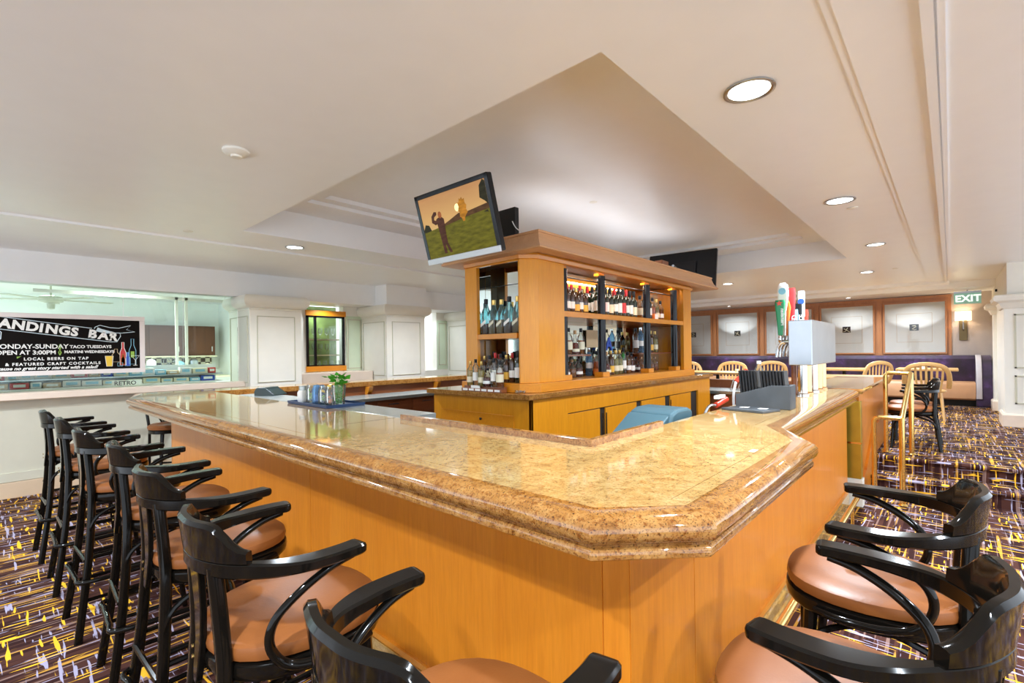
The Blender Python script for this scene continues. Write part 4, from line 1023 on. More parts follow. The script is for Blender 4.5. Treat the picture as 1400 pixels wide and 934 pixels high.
def tap(x, body, mat, tall, prs, word=None, wm=None, badge=None):
    y = 1.035
    fa = obj('faucet', tube(bm_(), cr([(x, .966, 1.50), (x, 1.02, 1.50), (x, 1.05, 1.46), (x, 1.065, 1.38)], 4), .012, 10), M_chrome, tw, smooth=True)
    obj('collar', lathe(bm_(), [(.010, 0), (.016, .01), (.016, .045), (.010, .06)], (x, y, 1.50), 12), M_chrome, fa, smooth=True)
    bm = bm_(); taper(bm, (x, y, 1.56), prs); h = obj('tap_handle', bm, mat, tw, smooth=True)
    h['label'] = body
    if word:
        bm = bm_(); MT = Matrix.Translation((x-prs[1][1]/2-.012, y, 1.56+prs[0][0]+.07)) @ Matrix(((0, 0, -1, 0), (0, 1, 0, 0), (1, 0, 0, 0), (0, 0, 0, 1)))
        MT = Matrix.Translation((x-max(p[1] for p in prs)/2-.002, y-.014, 1.56+.10)) @ Matrix(((0, 0, -1, 0), (0, -1, 0, 0), (1, 0, 0, 0), (0, 0, 0, 1)))
        MT = Matrix.Translation((x-max(p[1] for p in prs)*.35-.003, y-.012, 1.56+.08)) @ Matrix(((0, 0, -1, 0), (0, 1, 0, 0), (1, 0, 0, 0), (0, 0, 0, 1))) @ Matrix.Rotation(PI, 4, 'X') @ Matrix.Scale(-1, 4, (0, 0, 1))
        text_bm(bm, word, .036 if len(word) > 4 else .055, MT, .001, .0)
        obj('lettering', bm, wm or M_white, h)
    if badge:
        bm = bm_(); c_ = (x-max(p[1] for p in prs)*.35-.003, y, 1.56+badge[0])
        if badge[1] == 'star':
            pts = [(c_[0], c_[1]+(.026 if k % 2 == 0 else .011)*math.sin(k*PI/5), c_[2]+(.026 if k % 2 == 0 else .011)*math.cos(k*PI/5)) for k in range(10)]
        else: pts = [(c_[0], c_[1]+.028*math.sin(k*PI/8), c_[2]+.028*math.cos(k*PI/8)) for k in range(16)]
        quad(bm, pts); obj('badge', bm, badge[2], h)
tap(4.42, 'green tap handle with red star and white lettering', M_green, .4, [(0, .026), (.06, .030), (.24, .056), (.27, .058), (.29, .05)], 'Heineken', M_white, (.262, 'star', M_red))
tap(4.52, 'white tap handle with round blue badge', M_paper, .5, [(0, .026), (.20, .034), (.30, .06), (.36, .066), (.42, .058), (.44, .03)], None, None, (.37, 'disc', M_lightbl))
tap(4.64, 'orange carved tap handle', M_orange, .3, [(0, .024), (.08, .04), (.14, .03), (.24, .05), (.30, .03)])
tap(4.78, 'dark red tap handle with RED lettering', M_redl, .5, [(0, .026), (.1, .045), (.2, .05), (.38, .060), (.42, .055)], 'RED', M_white)
tap(4.92, 'light blue tap handle', M_lightbl, .3, [(0, .026), (.1, .042), (.2, .045), (.24, .04)])
tap(5.06, 'black tap handle with white lettering', M_blackpl, .3, [(0, .026), (.1, .045), (.28, .05), (.30, .045)], 'PALE', M_white)
tap(5.20, 'tall white and blue tap handle', M_white, .5, [(0, .026), (.18, .030), (.19, .042), (.40, .046), (.43, .04)], None, None, (.33, 'disc', M_blue))
tap(5.33, 'red and white tap handle', M_red, .3, [(0, .024), (.1, .04), (.22, .05), (.26, .045)])

# steel counter behind the bar at the rear run, small clutter
tag(obj('steel_counter', box(bm_(), 2.75, 4.45, 5.35, 5.88, .86, .90), M_steelt, bevel=.003), 'grey metal counter below the rear granite run', 'counter')
uc = thing('under_counter', 'red brown drawer unit under the grey metal counter', 'cabinet')
obj('body', box(bm_(), 2.80, 4.40, 5.42, 5.88, 0, .859), M_brwood, uc)
for x in (2.83, 3.37, 3.91):
    d_ = obj('drawer', box(bm_(), x, x+.46, 5.405, 5.42, .66, .83), M_brwood, uc, bevel=.003); obj('handle', box(bm_(), x+.15, x+.31, 5.395, 5.405, .79, .80), M_chrome, d_)
lb = thing('low_shelf', 'dark equipment shelf behind the bar near the steps', 'shelf')
obj('top', box(bm_(), 6.95, 7.6, 1.2, 2.9, .82, .86), M_steelt, lb); obj('body', box(bm_(), 7.0, 7.6, 1.25, 2.85, 0, .82), M_brwood, lb)
rk = thing('wire_rack', 'small wire rack standing on the equipment shelf', 'rack', (7.2, 2.0, .868))
bm = bm_()
for k in range(7):
    y = -.3+k*.1; tube(bm, [(-.12, y, 0), (0, y, .14), (.12, y, 0)], .006, 6)
tube(bm, [(-.12, -.3, .006), (-.12, .3, .006)], .006, 6); tube(bm, [(.12, -.3, .006), (.12, .3, .006)], .006, 6)
obj('wires', bm, M_chrome, rk)
bottle_bl = B['c1']

# ------------------------------------------------------------------ raised dining area
arm = make_armchair('dining_chair', 'x', 'chair', .47)
place(arm, USED, (7.12, .345, .30), R(92), 'black bentwood armchair with tan seat, nearest the brass handrail', 'black armchairs by the ledge')
place(arm, USED, (7.72, .36, .30), R(96), 'black bentwood armchair just behind the one at the handrail', 'black armchairs by the ledge')
def table(lab, x0, x1, y0, y1, z=1.04, group=None):
    t = thing('dining_table', lab, 'table', ((x0+x1)/2, (y0+y1)/2, .30), 0, group)
    a, b2 = (x1-x0)/2, (y1-y0)/2; zz = z-.30
    bm = bm_(); rings(bm, [[(x, y, h) for x, y in rr(2*a, 2*b2, .04)] for h in (zz-.035, zz)]); obj('tabletop', bm, M_chairwood, t, bevel=.006)
    obj('pedestal', lathe(bm_(), [(.03, .04), (.03, zz-.036)], n=12), M_blackpl, t, smooth=True)
    bm = box(bm_(), -.28, .28, -.025, .025, 0, .039); box(bm, -.025, .025, -.28, .28, .001, .039); obj('foot', bm, M_blackpl, t, bevel=.005)
    return t
table('wood topped table behind the brass handrail next to the granite ledge', 7.76, 8.66, .64, 1.5)
table('round cornered table before the purple booth near its arm', 11.2, 12.0, -.10, .75)
table('oak topped table seen to the left of the beer tower', 8.6, 9.3, 2.5, 3.75)
table('table half hidden behind the beer tower', 10.8, 11.6, 1.15, 1.9)
def oak_chair():
    t = thing('dining_chair', 'x', 'chair')
    def rg(s, z): return [(x*s, y*s, z) for x, y in seat_ring(.22, .23)]
    bm = bm_(); rings(bm, [rg(.95, .43), rg(1, .44), rg(1, .455), rg(.9, .465)]); obj('seat', bm, M_chairwood, t, smooth=True)
    for s in (1, -1):
        obj('leg', tube(bm_(), [(.15, s*.16, .43), (.19, s*.2, 0)], (.02, .014), 8), M_chairwood, t, smooth=True)
        obj('leg', tube(bm_(), [(-.15, s*.16, .43), (-.22, s*.2, 0)], (.02, .014), 8), M_chairwood, t, smooth=True)
    c_ = [(-.14, .255, .50), (-.20, .265, .62), (-.235, .245, .76), (-.25, .17, .84), (-.255, .0, .87)]
    c_ = c_+[(x, -y, z) for x, y, z in c_[-2::-1]]
    obj('bow', loft(bm_(), cr(c_, 5), rr(.065, .028, .010), up=(1, 0, 0)), M_chairwood, t, smooth=True)
    for k in range(7):
        y = (k-3)*.062
        obj('spindle', loft(bm_(), [(-.20, y*.85, .46), (-.235, y, .65), (-.25, y*1.05, .85-.02*abs(k-3)*.5)], rr(.028, .010, .004), up=(1, 0, 0)), M_chairwood, t)
    return t
oak = oak_chair()
GO = 'light oak bow back dining chairs'
for x, y, a, lab in ((10.0, .28, 0, 'light oak bow back chair, largest one, behind the black armchairs'),
                     (10.6, 1.10, 50, 'light oak chair turned aslant between beer tower and handrail'),
                     (9.75, 3.20, 180, 'light oak bow back chair behind the oak topped table, facing the bar'),
                     (9.75, 3.95, 215, 'light oak chair turned aslant beside the liquor island edge'),
                     (10.6, 2.70, 25, 'light oak chair peeking above the black menus')):
    place(oak, USED, (x, y, .30), R(a), lab, GO)
cn = thing('candle_cup', 'small white cup on the oak topped table', 'cup', (8.9, 2.78, 1.041)); obj('cup_body', lathe(bm_(), [(.025, 0), (.03, .05), (.026, .05), (.022, .006), (.001, .005)], n=16), M_white, cn, smooth=True)
cn = thing('candle_cup', 'small white cup on the table by the booth arm', 'cup', (11.5, .36, 1.041)); obj('cup_body', lathe(bm_(), [(.03, 0), (.035, .08), (.03, .08), (.025, .006), (.001, .005)], n=16), M_white, cn, smooth=True)

bo = thing('booth', 'long purple velvet banquette with caramel seat and curved arm end', 'booth')
y0, y1 = -.34, 7.2
obj('plinth', box(bm_(), 12.55, 13.05, -.55, y1, .30, .42), M_dark, bo)
bm = bm_(); pr = [(12.40, .421), (12.37, .45), (12.37, .68), (12.40, .735), (12.46, .75), (12.90, .75), (12.90, .421)]
rings(bm, [[(x, y, z) for x, z in pr] for y in (y0, y1)]); obj('seat', bm, M_boothseat, bo, smooth=True)
bm = bm_(); pr = [(12.905, .43), (12.84, .76), (12.80, 1.10), (12.80, 1.19), (12.84, 1.245), (12.92, 1.26), (13.08, 1.25), (13.08, .43)]
rings(bm, [[(x, y, z) for x, z in pr] for y in (y0, y1)]); obj('backrest', bm, M_velvet, bo, smooth=True)
bm = bm_()
for k in range(6):
    box(bm, 12.796, 12.80, y0+.9+k*1.1, y0+.905+k*1.1, .80, 1.2)
obj('seam', bm, M_dark, bo)
pr = [(12.36, .31), (12.36, .74), (12.40, .95), (12.50, 1.12), (12.66, 1.22), (12.85, 1.255), (13.08, 1.25), (13.08, .31)]
bm = bm_(); rings(bm, [[(x, y, z) for x, z in pr] for y in (-.56, -.345)]); obj('arm', bm, M_velvet, bo, smooth=True)
pth = cr([(12.352, -.345, .45), (12.352, -.345, .74), (12.392, -.345, .95), (12.49, -.345, 1.12), (12.65, -.345, 1.22), (12.82, -.345, 1.252)], 4)
obj('arm_piping', loft(bm_(), [(x, -.385, z+.004) for x, _, z in pth], rr(.02, .08, .008), up=(0, 1, 0)), M_boothpipe, bo, smooth=True)

for k, (a, c_, lab) in enumerate(((.045, 1.07, 'framed picture with wide white mat nearest the wall lamp'), (1.215, 2.235, 'framed picture second from the wall lamp'), (2.37, 3.40, 'framed picture mostly hidden by the beer taps'), (3.55, 4.56, 'framed picture between the tap handles and the liquor island'), (4.70, 5.70, 'framed picture cut by the liquor island edge'))):
    t = thing('picture', lab, 'picture', (XW-.036, (a+c_)/2, 1.285), 0, 'framed pictures on the far wall')
    w = (c_-a)/2; h = 1.09
    path = [(-w, 0), (w, 0), (w, h), (-w, h)]
    bm = bm_()
    for (u0, u1, z0, z1) in ((-w, w, 0, .03), (-w, w, h-.03, h), (-w, -w+.03, .0301, h-.0301), (w-.03, w, .0301, h-.0301)): box(bm, -.022, .0, u0, u1, z0, z1)
    obj('frame', bm, M_paneling, t, bevel=.003)
    mt = obj('mat', box(bm_(), -.008, -.002, -w+.03, w-.03, .03, h-.03), M_paper, t)
    bm = bm_(); q = w*.56; z0, z1 = h*.5-.30, h*.5+.30
    for (u0, u1, a0, a1) in ((-q, q, z0, z0+.006), (-q, q, z1-.006, z1), (-q, -q+.006, z0, z1), (q-.006, q, z0, z1)): box(bm, -.0095, -.008, u0, u1, a0, a1)
    obj('inner_line', bm, M_tan, mt)
    ar = obj('print', box(bm_(), -.0095, -.008, -.075, .075, h*.5-.06, h*.5+.075), M_blackpl, mt)
    bm = bm_(); MM = Matrix(((0, 0, -1, -.0105), (1, 0, 0, 0), (0, 1, 0, h*.5), (0, 0, 0, 1)))
    if k % 2 == 0: stroke(bm, [(.03, .04), (-.02, .045), (-.03, .02), (.0, .0), (.03, -.02), (.0, -.045), (-.04, -.03)], .014, MM)
    else: stroke(bm, [(-.06, -.05), (0, .0), (.05, .03)], .014, MM); stroke(bm, [(-.02, .05), (.02, -.03), (.06, -.04)], .012, MM)
    obj('print_mark', bm, M_cream, ar)
    gl = obj('glazing', box(bm_(), -.016, -.014, -w+.03, w-.03, .03, h-.03), M_pane2, t)
sc_ = thing('wall_sconce', 'wall lamp with square fabric shade beside the last picture', 'lamp', (XW, -.19, 1.55))
obj('back_plate', box(bm_(), -.03, 0, -.06, .06, .0, .40), M_bronze, sc_, bevel=.004)
bm = bm_(); rings(bm, [[(-.11+x, y, z) for x, y in rr(.16, .24, .02)] for z in (.39, .57)], cap=False); obj('lamp_shade', bm, M_shade, sc_)
obj('bulb', lathe(bm_(), [(.01, .40), (.025, .44), (.02, .48), (.002, .50)], (-.11, 0, 0), 12), M_lamp, sc_, smooth=True)
obj('arm', tube(bm_(), [(-.03, 0, .2), (-.11, 0, .22), (-.11, 0, .40)], .012, 8), M_steel, sc_)
ex = thing('exit_sign', 'glowing green glass exit sign hanging at the far right', 'sign', (12.55, -.245, 2.235))
obj('hanger', tube(bm_(), [(0, 0, .24), (0, 0, .264)], .01, 8), M_steel, ex)
obj('panel', box(bm_(), -.01, .01, -.19, .19, 0, .205), M_exit, ex); obj('mount', box(bm_(), -.02, .02, -.19, .19, .206, .24), M_steel, ex)
bm = bm_(); MT = Matrix.Translation((-.012, .172, .045)) @ Matrix(((0, 0, -1, 0), (-1, 0, 0, 0), (0, 1, 0, 0), (0, 0, 0, 1)))
text_bm(bm, 'EXIT', .175, MT, .004, .001); obj('lettering', bm, M_exitl, ex)
tag(obj('door_chime', box(bm_(), 11.6, 11.66, -.598, -.57, 2.36, 2.40), M_blackpl), 'tiny black door chime on the ivory wall above the pillar', 'camera')  # small door chime box fixed to the wall face

# ------------------------------------------------------------------ chalk sign
sg = thing('chalkboard_sign', 'black chalkboard reading LANDINGS BAR in a white frame', 'sign', (-.16, 7.22, 1.275))
W_, Hh = 1.465, .668
bm = bm_()
for (a, b2, c_, d_) in ((0, W_, 0, .05), (0, W_, Hh-.05, Hh), (0, .05, .0501, Hh-.0501), (W_-.05, W_, .0501, Hh-.0501)): box(bm, a, b2, 0, .03, c_, d_)
obj('frame', bm, plain('pink_white_frame', (.80, .72, .68), .4, .03), sg, bevel=.003)
obj('board', box(bm_(), .05, W_-.05, .012, .025, .05, Hh-.05), plain('chalkboard_black', (.006, .004, .003), .6, .2, spec=.08), sg)
MS = Matrix(((1, 0, 0, 0), (0, 0, -1, .010), (0, 1, 0, 0), (0, 0, 0, 1)))
bm = bm_()
# banner outline and lettering following a slope
def ban(x): # baseline of letters
    return .552-.145*x
word = 'LANDINGS BAR'; x = .165
for ch in word:
    w_ = {' ': .055, 'I': .048, 'L': .085, 'N': .105, 'D': .10, 'G': .10}.get(ch, .09)
    if ch != ' ':
        sl = math.atan((ban(x+.03)-ban(x))/.03)
        text_bm(bm, ch, .128, MS @ Matrix.Translation((x, ban(x), 0)) @ Matrix.Rotation(sl, 4, 'Z'), .006)
    x += w_
obj('title_lettering', bm, M_paper, sg)
bm = bm_()
xs = [.06+k*.04 for k in range(28)]
stroke(bm, [(q, ban(q)-.022) for q in xs if q > .2], .007, MS); stroke(bm, [(q, ban(q)+.108) for q in xs if q < 1.0], .007, MS)
stroke(bm, [(.055, .50), (.24, .49), (.27, .46), (.265, .39), (.20, .36), (.055, .375)], .007, MS)
stroke(bm, [(1.0, ban(1.0)+.108), (1.01, .535), (1.05, .555), (1.14, .53), (1.22, .525), (1.33, .56), (1.29, .51), (1.37, .485), (1.22, .465)], .007, MS)
stroke(bm, [(1.14, ban(1.14)-.022), (1.20, .365), (1.235, .43), (1.23, .47), (1.10, .465), (1.01, .49)], .007, MS)
poly(bm, [(1.015, .49), (1.03, .53), (1.07, .51), (1.20, .47), (1.10, .465)], MS, -.001)
obj('banner', bm, plain('chalk_blue_white', (.6, .7, .74), .5, .1), sg)
bm = bm_()
bm.free()
for tx_, sz, px_, pz_, sh2, sp_ in (('MONDAY-SUNDAY', .066, .205, .290, 0, 1), ('OPEN AT 3:00PM', .061, .225, .227, 0, 1), ('TACO TUESDAYS', .046, .79, .293, 0, 1), ('MARTINI WEDNESDAYS', .040, .745, .238, 0, 1),
                                    ('LOCAL BEERS ON TAP', .041, .43, .165, 0, 1.3), ('& FEATURED CRAFT COCKTAILS', .041, .295, .110, 0, 1.3), ('Because no great story started with a salad!', .047, .19, .064, .35, 1)):
    bm = bm_(); text_bm(bm, tx_, sz, MS @ Matrix.Translation((px_, pz_, 0)), .0015, shear=sh2, spacing=sp_); obj('small_lettering', bm, M_paper, sg)
bm = bm_(); 
for z in (.305, .245): stroke(bm, [(.71, z-.03), (.72, z), (.71, z+.03), (.70, z), (.71, z-.03)], .008, MS)
stroke(bm, [(.38, .20), (.41, .21), (.38, .19)], .01, MS)
obj('chalk_mark', bm, M_lime, sg)
def outline(pts, mat, fillm=None, nm='drawing'):
    if fillm:
        b2 = bm_(); poly(b2, pts, MS, -.0005); obj(nm, b2, fillm, sg)
    b2 = bm_(); stroke(b2, pts, .005, MS, True); obj(nm, b2, mat, sg)
def bot(x, z, w, h): return [(x-w, z), (x+w, z), (x+w, z+h*.55), (x+w*.4, z+h*.75), (x+w*.4, z+h), (x-w*.4, z+h), (x-w*.4, z+h*.75), (x-w, z+h*.55)]
outline([(1.105, .08), (1.155, .08), (1.165, .20), (1.092, .20)], M_paper, M_lemon)
outline(bot(1.19, .13, .035, .15), M_tan)
outline(bot(1.255, .09, .028, .27), M_paper, M_redl); outline(bot(1.255, .10, .018, .12), M_orange, M_orange)
outline(bot(1.30, .08, .022, .16), M_lightbl, M_blue)
outline(bot(1.345, .10, .032, .30), M_lightbl); outline([(1.33, .18), (1.36, .18), (1.36, .25), (1.33, .25)], M_lime, M_lime)
outline([(1.33, .20), (1.41, .20), (1.375, .15), (1.375, .09), (1.39, .085), (1.35, .085), (1.37, .09), (1.37, .15)], M_paper)
outline([(1.205, .08), (1.25, .08), (1.25, .12), (1.205, .12)], M_lightbl)

# ------------------------------------------------------------------ shop seen through the glass
struct('floor', box(bm_(), -3.5, 4.0, 7.45, 12.0, -.1, 0), plain('shop_tile', (.55, .52, .46), .4, .05), label='pale tiled floor of the shop behind the glass', cat='floor')
struct('ceiling', box(bm_(), -3.5, 3.45, 7.55, 12.0, 2.55, 2.65), M_ceil, label='ceiling of the shop behind the glass', cat='ceiling')
M_mint = plain('mint_white_wall', (.88, .93, .91), .5, .02)
bm = box(bm_(), -3.5, 3.45, 11.5, 11.6, 0, 2.55); struct('wall_shop', bm, M_mint, label='pale green back wall of the shop', cat='wall')
struct('wall_shop', box(bm_(), 3.35, 3.45, 7.96, 11.5, 0, 2.55), M_mint, label='pale green side wall of the shop', cat='wall')
struct('wall_shop', box(bm_(), 1.95, 3.2, 11.47, 11.5, 1.0, 1.47), M_checker, label='black and cream checkered tiles under the wall cabinets', cat='tiles')
wc = thing('wall_cabinet', 'brown wall cabinets above checkered tiles in the shop', 'cabinet')
obj('body', box(bm_(), .9, 3.18, 11.16, 11.46, 1.47, 2.06), M_cabinet, wc)
for x in (.92, 1.50, 2.08, 2.65):
    d_ = obj('door', box(bm_(), x, x+.52, 11.14, 11.159, 1.49, 2.03), M_cabinet, wc, bevel=.003)
    obj('handle', box(bm_(), x+.46, x+.47, 11.12, 11.14, 1.55, 1.65), M_chrome, d_)
obj('light_rail', box(bm_(), .9, 3.2, 11.12, 11.46, 1.44, 1.468), M_cream, wc)
scn = thing('shop_counter', 'white service counter beyond the glass partition', 'counter')
obj('body', box(bm_(), .5, 3.3, 10.6, 11.45, 0, 1.04), M_white, scn); obj('top', box(bm_(), .45, 3.32, 10.55, 11.46, 1.041, 1.07), M_cream, scn)
fg = struct('door_1', bm_(), M_trimw, label='white framed glass door posts inside the shop', cat='door')
bpy.data.objects.remove(fg)
bm = bm_()
for x in (1.86, 1.98): box(bm, x, x+.035, 8.3, 8.33, 0, 2.32)
box(bm, .4, 2.015, 8.3, 8.33, 2.28, 2.32); box(bm, 1.98, 2.9, 8.3, 8.33, 2.28, 2.32)
o = struct('door_1', bm, M_trimw); o['label'] = 'white framed glass door posts inside the shop'
# side pilaster in the shop
panel_col(2.95, 3.34, 8.6, 9.1, 2.30, 'column', 'pale pilaster standing inside the shop behind the glass')
M_fan = plain('olive_white_fan', (.50, .52, .42), .4, .03)
fan = thing('ceiling_fan', 'white ceiling fan in the shop behind the glass', 'fan', (.63, 9.4, 2.55))
obj('downrod', lathe(bm_(), [(.012, -.22), (.012, 0)], n=10), M_fan, fan); obj('ceiling_cup', lathe(bm_(), [(.02, -.07), (.07, 0)], n=16), M_fan, fan, smooth=True)
obj('motor', lathe(bm_(), [(.05, -.31), (.13, -.29), (.14, -.25), (.12, -.22), (.03, -.20)], n=20), M_fan, fan, smooth=True)
obj('light_cup', lathe(bm_(), [(.002, -.40), (.04, -.39), (.045, -.32)], n=16), M_fan, fan, smooth=True)
for k in range(5):
    a = k*2*PI/5+.2
    bl = obj('blade', box(bm_(), .14, .70, -.065, .065, -.265, -.257), M_fan, fan); bl.rotation_euler = (0, 0, a)
# merchandise display below the sign: shelf unit against the glass
ms = thing('display_shelf', 'white display shelf of packaged goods behind the glass', 'shelf')
obj('shelf_board', box(bm_(), -1.2, 2.3, 7.75, 8.05, 1.095, 1.11), M_white, ms); obj('shelf_board', box(bm_(), -1.2, 2.3, 7.75, 8.05, 1.205, 1.215), M_steel, ms)
obj('support', box(bm_(), -1.2, 2.3, 8.06, 8.08, 0, 1.34), M_mint, ms)
mats_ = [(M_lightbl, 'light blue'), (M_tan, 'tan'), (M_redl, 'red'), (M_paper, 'white'), (M_cream, 'cream'), (M_green, 'green'), (M_yel, 'yellow'), (M_blue, 'dark blue'), (M_orange, 'orange')]
protos = {}
def goods(x, z, k, w, h, lab):
    m_, cn_ = mats_[k]
    t = thing('package', lab, 'package', (x, 7.86, z), 0, 'packaged goods behind the glass')
    obj('carton', box(bm_(), -w/2, w/2, -.05, .05, 0, h), m_, t, bevel=.003)
    obj('label', box(bm_(), -w*.32, w*.32, -.052, -.0505, h*.3, h*.75), M_paper if k not in (3, 4) else M_lightbl, t)
k = 0
for zlev, nm, hs in ((1.111, 'lower', (.05, .085)), (1.216, 'upper', (.05, .10))):
    x = .0; n_ = 0
    while x < 2.2:
        w = random.uniform(.09, .20); c_ = random.choice([0, 1, 3, 4, 4, 3, 7, 2]) if x > .5 else random.choice([0, 1, 2, 3])
        goods(x+w/2, zlev, c_, w-.012, random.uniform(*hs), '%s carton behind the glass, %s from left on the %s board' % (mats_[c_][1], ORD[min(n_, 15)] , nm))
        x += w; n_ += 1
rt = thing('letter_sign', 'small white sign with dark letters on the ledge behind the glass', 'sign', (1.04, 7.60, 1.101))
obj('panel', box(bm_(), 0, .30, 0, .01, 0, .07), M_paper, rt); bm = bm_(); text_bm(bm, 'RETRO', .07, MS @ Matrix.Translation((.02, .012, .012)), .001); obj('lettering', bm, M_blackpl, rt)
def kitch(nm, lab, cat, x, y, prof, m_):
    t = thing(nm, lab, cat, (x, y, 1.071)); obj('vessel_body', lathe(bm_(), prof, n=18), m_, t, smooth=True); return t
for i, x in enumerate((.9, 1.15, 2.05, 2.3, 2.5, 2.72, 2.95)):
    ms_ = (M_steel, M_cream, M_white, M_steel, M_lightbl, M_steel, M_cream)[i]
    kitch('canister', '%s canister on the shop counter, %s from the left' % (('steel', 'cream', 'white', 'steel', 'light blue', 'steel', 'cream')[i], ORD[i]), 'canister', x, 10.85, [(.07, 0), (.075, .02), (.075, .2+.05*(i % 3)), (.05, .23+.05*(i % 3)), (.01, .25+.05*(i % 3))], ms_)
fa = thing('desk_fan', 'round silver table fan on the shop counter', 'fan', (2.42, 11.2, 1.071))
obj('stand', lathe(bm_(), [(.08, 0), (.07, .02), (.015, .04), (.015, .14)], n=14), M_steel, fa, smooth=True)
bm = bm_(); 
for r in (.16, .12, .07): tube(bm, [(r*math.cos(q*PI/10), -.03, .29+r*math.sin(q*PI/10)) for q in range(20)], .005, 6, True, (0, 1, 0))
obj('guard', bm, M_steel, fa); bm = bm_()
for q in range(3):
    a = q*2.09; poly(bm, [(0, 0), (.13*math.cos(a-.3), .13*math.sin(a-.3)), (.14*math.cos(a+.3), .14*math.sin(a+.3))], Matrix.Translation((0, -.01, .29)) @ Matrix.Rotation(R(90), 4, 'X'))
obj('blade', bm, M_steelt, fa)
dt = thing('dining_table', 'small table glimpsed through the serving opening', 'table', (6.3, 8.6, 0)); obj('tabletop', box(bm_(), -.5, .5, -.3, .3, .72, .76), M_chairwood, dt); obj('pedestal', box(bm_(), -.04, .04, -.04, .04, 0, .72), M_blackpl, dt)
struct('wall_back', box(bm_(), 5.0, 8.5, 9.6, 9.7, 0, 2.5), M_wall, label='cream wall beyond the serving opening', cat='wall')
struct('floor', box(bm_(), 4.4, 8.5, 7.96, 9.7, -.1, 0), M_tan, label='floor beyond the serving opening', cat='floor')

# ------------------------------------------------------------------ ceiling fittings and light
def spot(loc, power, col=(.80, .90, 1), size=.12, spread=150):
    ld = bpy.data.lights.new('downlight_lamp', 'AREA'); ld.shape = 'DISK'; ld.size = size; ld.energy = power; ld.color = col; ld.spread = R(spread)
    lo = bpy.data.objects.new('downlight_lamp', ld); COL.objects.link(lo); lo.location = loc; return lo
def make_light():
    t = thing('ceiling_light', 'x', 'ceiling light')
    obj('trim_ring', lathe(bm_(), [(.088, .0), (.108, -.002), (.108, -.007), (.098, -.010), (.088, -.006)], n=28, cap=False), M_steel, t, smooth=True)
    obj('lens', lathe(bm_(), [(.001, -.003), (.088, -.003)], n=28, cap=False), M_lamp, t)
    return t
cl = make_light(); GL = 'round recessed ceiling lights'
lights = [(2.345, .662, ZC, 1, 'large round recessed light, nearest the camera'),
          (4.618, .642, ZC, 1, 'round recessed light, second along the aisle to the exit'),
          (6.905, .623, ZC, .9, 'round recessed light, third along the aisle to the exit'),
          (9.383, .963, ZC, .9, 'small round recessed light before the picture wall'),
          (9.088, 2.972, ZC, .9, 'small round recessed light just right of the far television'),
          (2.281, 5.264, ZC, .9, 'small round recessed light above the left run of the bar')]
for x, y, z, s, lab in lights: place(cl, USED, (x, y, z-.0005), 0, lab, GL, (s, s, 1))
extra = [(12.45, 1.6, 2.4995, .5, 'tiny ceiling spot above the second picture from the lamp'), (12.45, 4.05, 2.4995, .5, 'tiny ceiling spot above the pictures left of the taps'),
         (1.3, 7.9, 2.5495, .6, 'ceiling light of the shop, nearer the glass'), (1.7, 8.9, 2.5495, .6, 'ceiling light of the shop, farther from the glass')]
for x, y, z, s, lab in extra: place(cl, USED, (x, y, z), 0, lab, GL, (s, s, 1))
tag(obj('smoke_detector', lathe(bm_(), [(.07, 0), (.07, -.012), (.052, -.026), (.03, -.030), (.028, -.040), (.002, -.042)], (.976, 3.0, ZC-.0005), 24), M_trimw, smooth=True), 'round white smoke detector on the ceiling left of the recess', 'detector')
sp0 = None
for x, y, z, lab in ((1.287, 5.257, ZC, 'flush sprinkler disc near the left recess corner'), (4.20, 2.68, 2.975, 'flush sprinkler disc inside the ceiling recess'), (4.94, .60, ZC, 'flush sprinkler disc beside the second aisle light'), (9.28, .604, ZC, 'flush sprinkler disc far along the aisle')):
    if sp0 is None: sp0 = tag(obj('ceiling_sprinkler', lathe(bm_(), [(.04, 0), (.04, -.004), (.035, -.006), (.002, -.007)], n=20), M_trimw, smooth=True), lab, 'sprinkler', 'flush ceiling sprinklers'); s_ = sp0
    else: s_ = sp0.copy(); COL.objects.link(s_); s_['label'] = lab
    s_.location = (x, y, z-.0005)

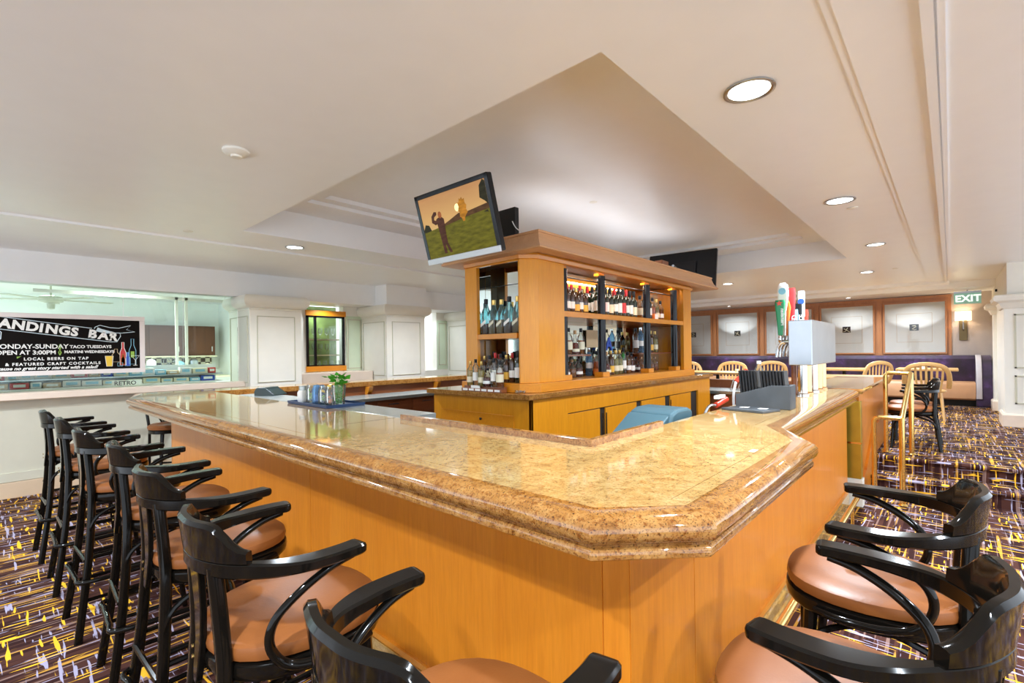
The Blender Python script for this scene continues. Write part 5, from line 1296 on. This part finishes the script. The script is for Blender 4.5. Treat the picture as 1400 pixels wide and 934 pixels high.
PW = 62
for x, y, z, s, lab in lights: spot((x, y, z-.03), PW)
for x, y in ((-.6, .6), (-.8, 3.2), (-.6, 5.6), (.4, -1.2), (4.6, -1.6), (11.2, .9), (11.2, 3.6), (4.6, 5.4), (2.2, -1.6)):
    spot((x, y, ZC-.03), PW)
for x, y in ((12.45, 1.6), (12.45, 4.05), (12.45, .55)): spot((x, y, 2.46), 14, size=.06)
spot((3.8, 7.55, 2.26), 7, size=.08); spot((6.0, 7.55, 2.26), 4, size=.08); spot((3.87, 8.1, 2.25), 5, size=.06)
for x, y in ((.6, 9.8), (2.2, 9.6), (1.2, 8.2), (-1.5, 9)): spot((x, y, 2.50), 36, (.9, 1, .95), .2)
spot((6.3, 8.8, 2.4), 5)
# unseen strips added inside the liquor cabinet to brighten its shelves
for x, y, sx_, sy_, p in ((4.7, 2.565, 2.3, .03, 14), (2.99, 2.87, .03, .4, 3)):
    ld = bpy.data.lights.new('shelf_fill_light', 'AREA'); ld.shape = 'RECTANGLE'; ld.size = sx_; ld.size_y = sy_; ld.energy = p; ld.color = (1, .95, .84)
    lo = bpy.data.objects.new('shelf_fill_light', ld); COL.objects.link(lo); lo.location = (x, y, 2.262)
ld = bpy.data.lights.new('recess_fill_light', 'AREA'); ld.shape = 'RECTANGLE'; ld.size = 2.8; ld.size_y = .3; ld.energy = 9; ld.color = (.86, .92, 1)  # unseen lamp added above the cornice to brighten the ceiling recess
lo = bpy.data.objects.new('recess_fill_light', ld); COL.objects.link(lo); lo.location = (4.9, 2.9, Zh+.16); lo.rotation_euler = (PI, 0, 0)
pl = bpy.data.lights.new('sconce_lamp', 'POINT'); pl.energy = 6; pl.color = (1, .8, .55); pl.shadow_soft_size = .03
po = bpy.data.objects.new('sconce_lamp', pl); COL.objects.link(po); po.location = (XW-.11, -.19, 2.03)

w = bpy.data.worlds.new('world'); sc.world = w; w.use_nodes = True
w.node_tree.nodes['Background'].inputs[0].default_value = (.80, .89, 1, 1); w.node_tree.nodes['Background'].inputs[1].default_value = 2.7
vs = sc.view_settings; vs.view_transform = 'Standard'; vs.look = 'None'; vs.gamma = 1; vs.exposure = 0.06; vs.use_curve_mapping = False
sc.cycles.use_denoising = True; sc.cycles.max_bounces = 10; sc.cycles.diffuse_bounces = 5; sc.cycles.glossy_bounces = 5; sc.cycles.transmission_bounces = 10; sc.cycles.transparent_max_bounces = 8
sc.cycles.sample_clamp_indirect = 6; sc.cycles.caustics_reflective = False; sc.cycles.caustics_refractive = False; sc.cycles.blur_glossy = .5
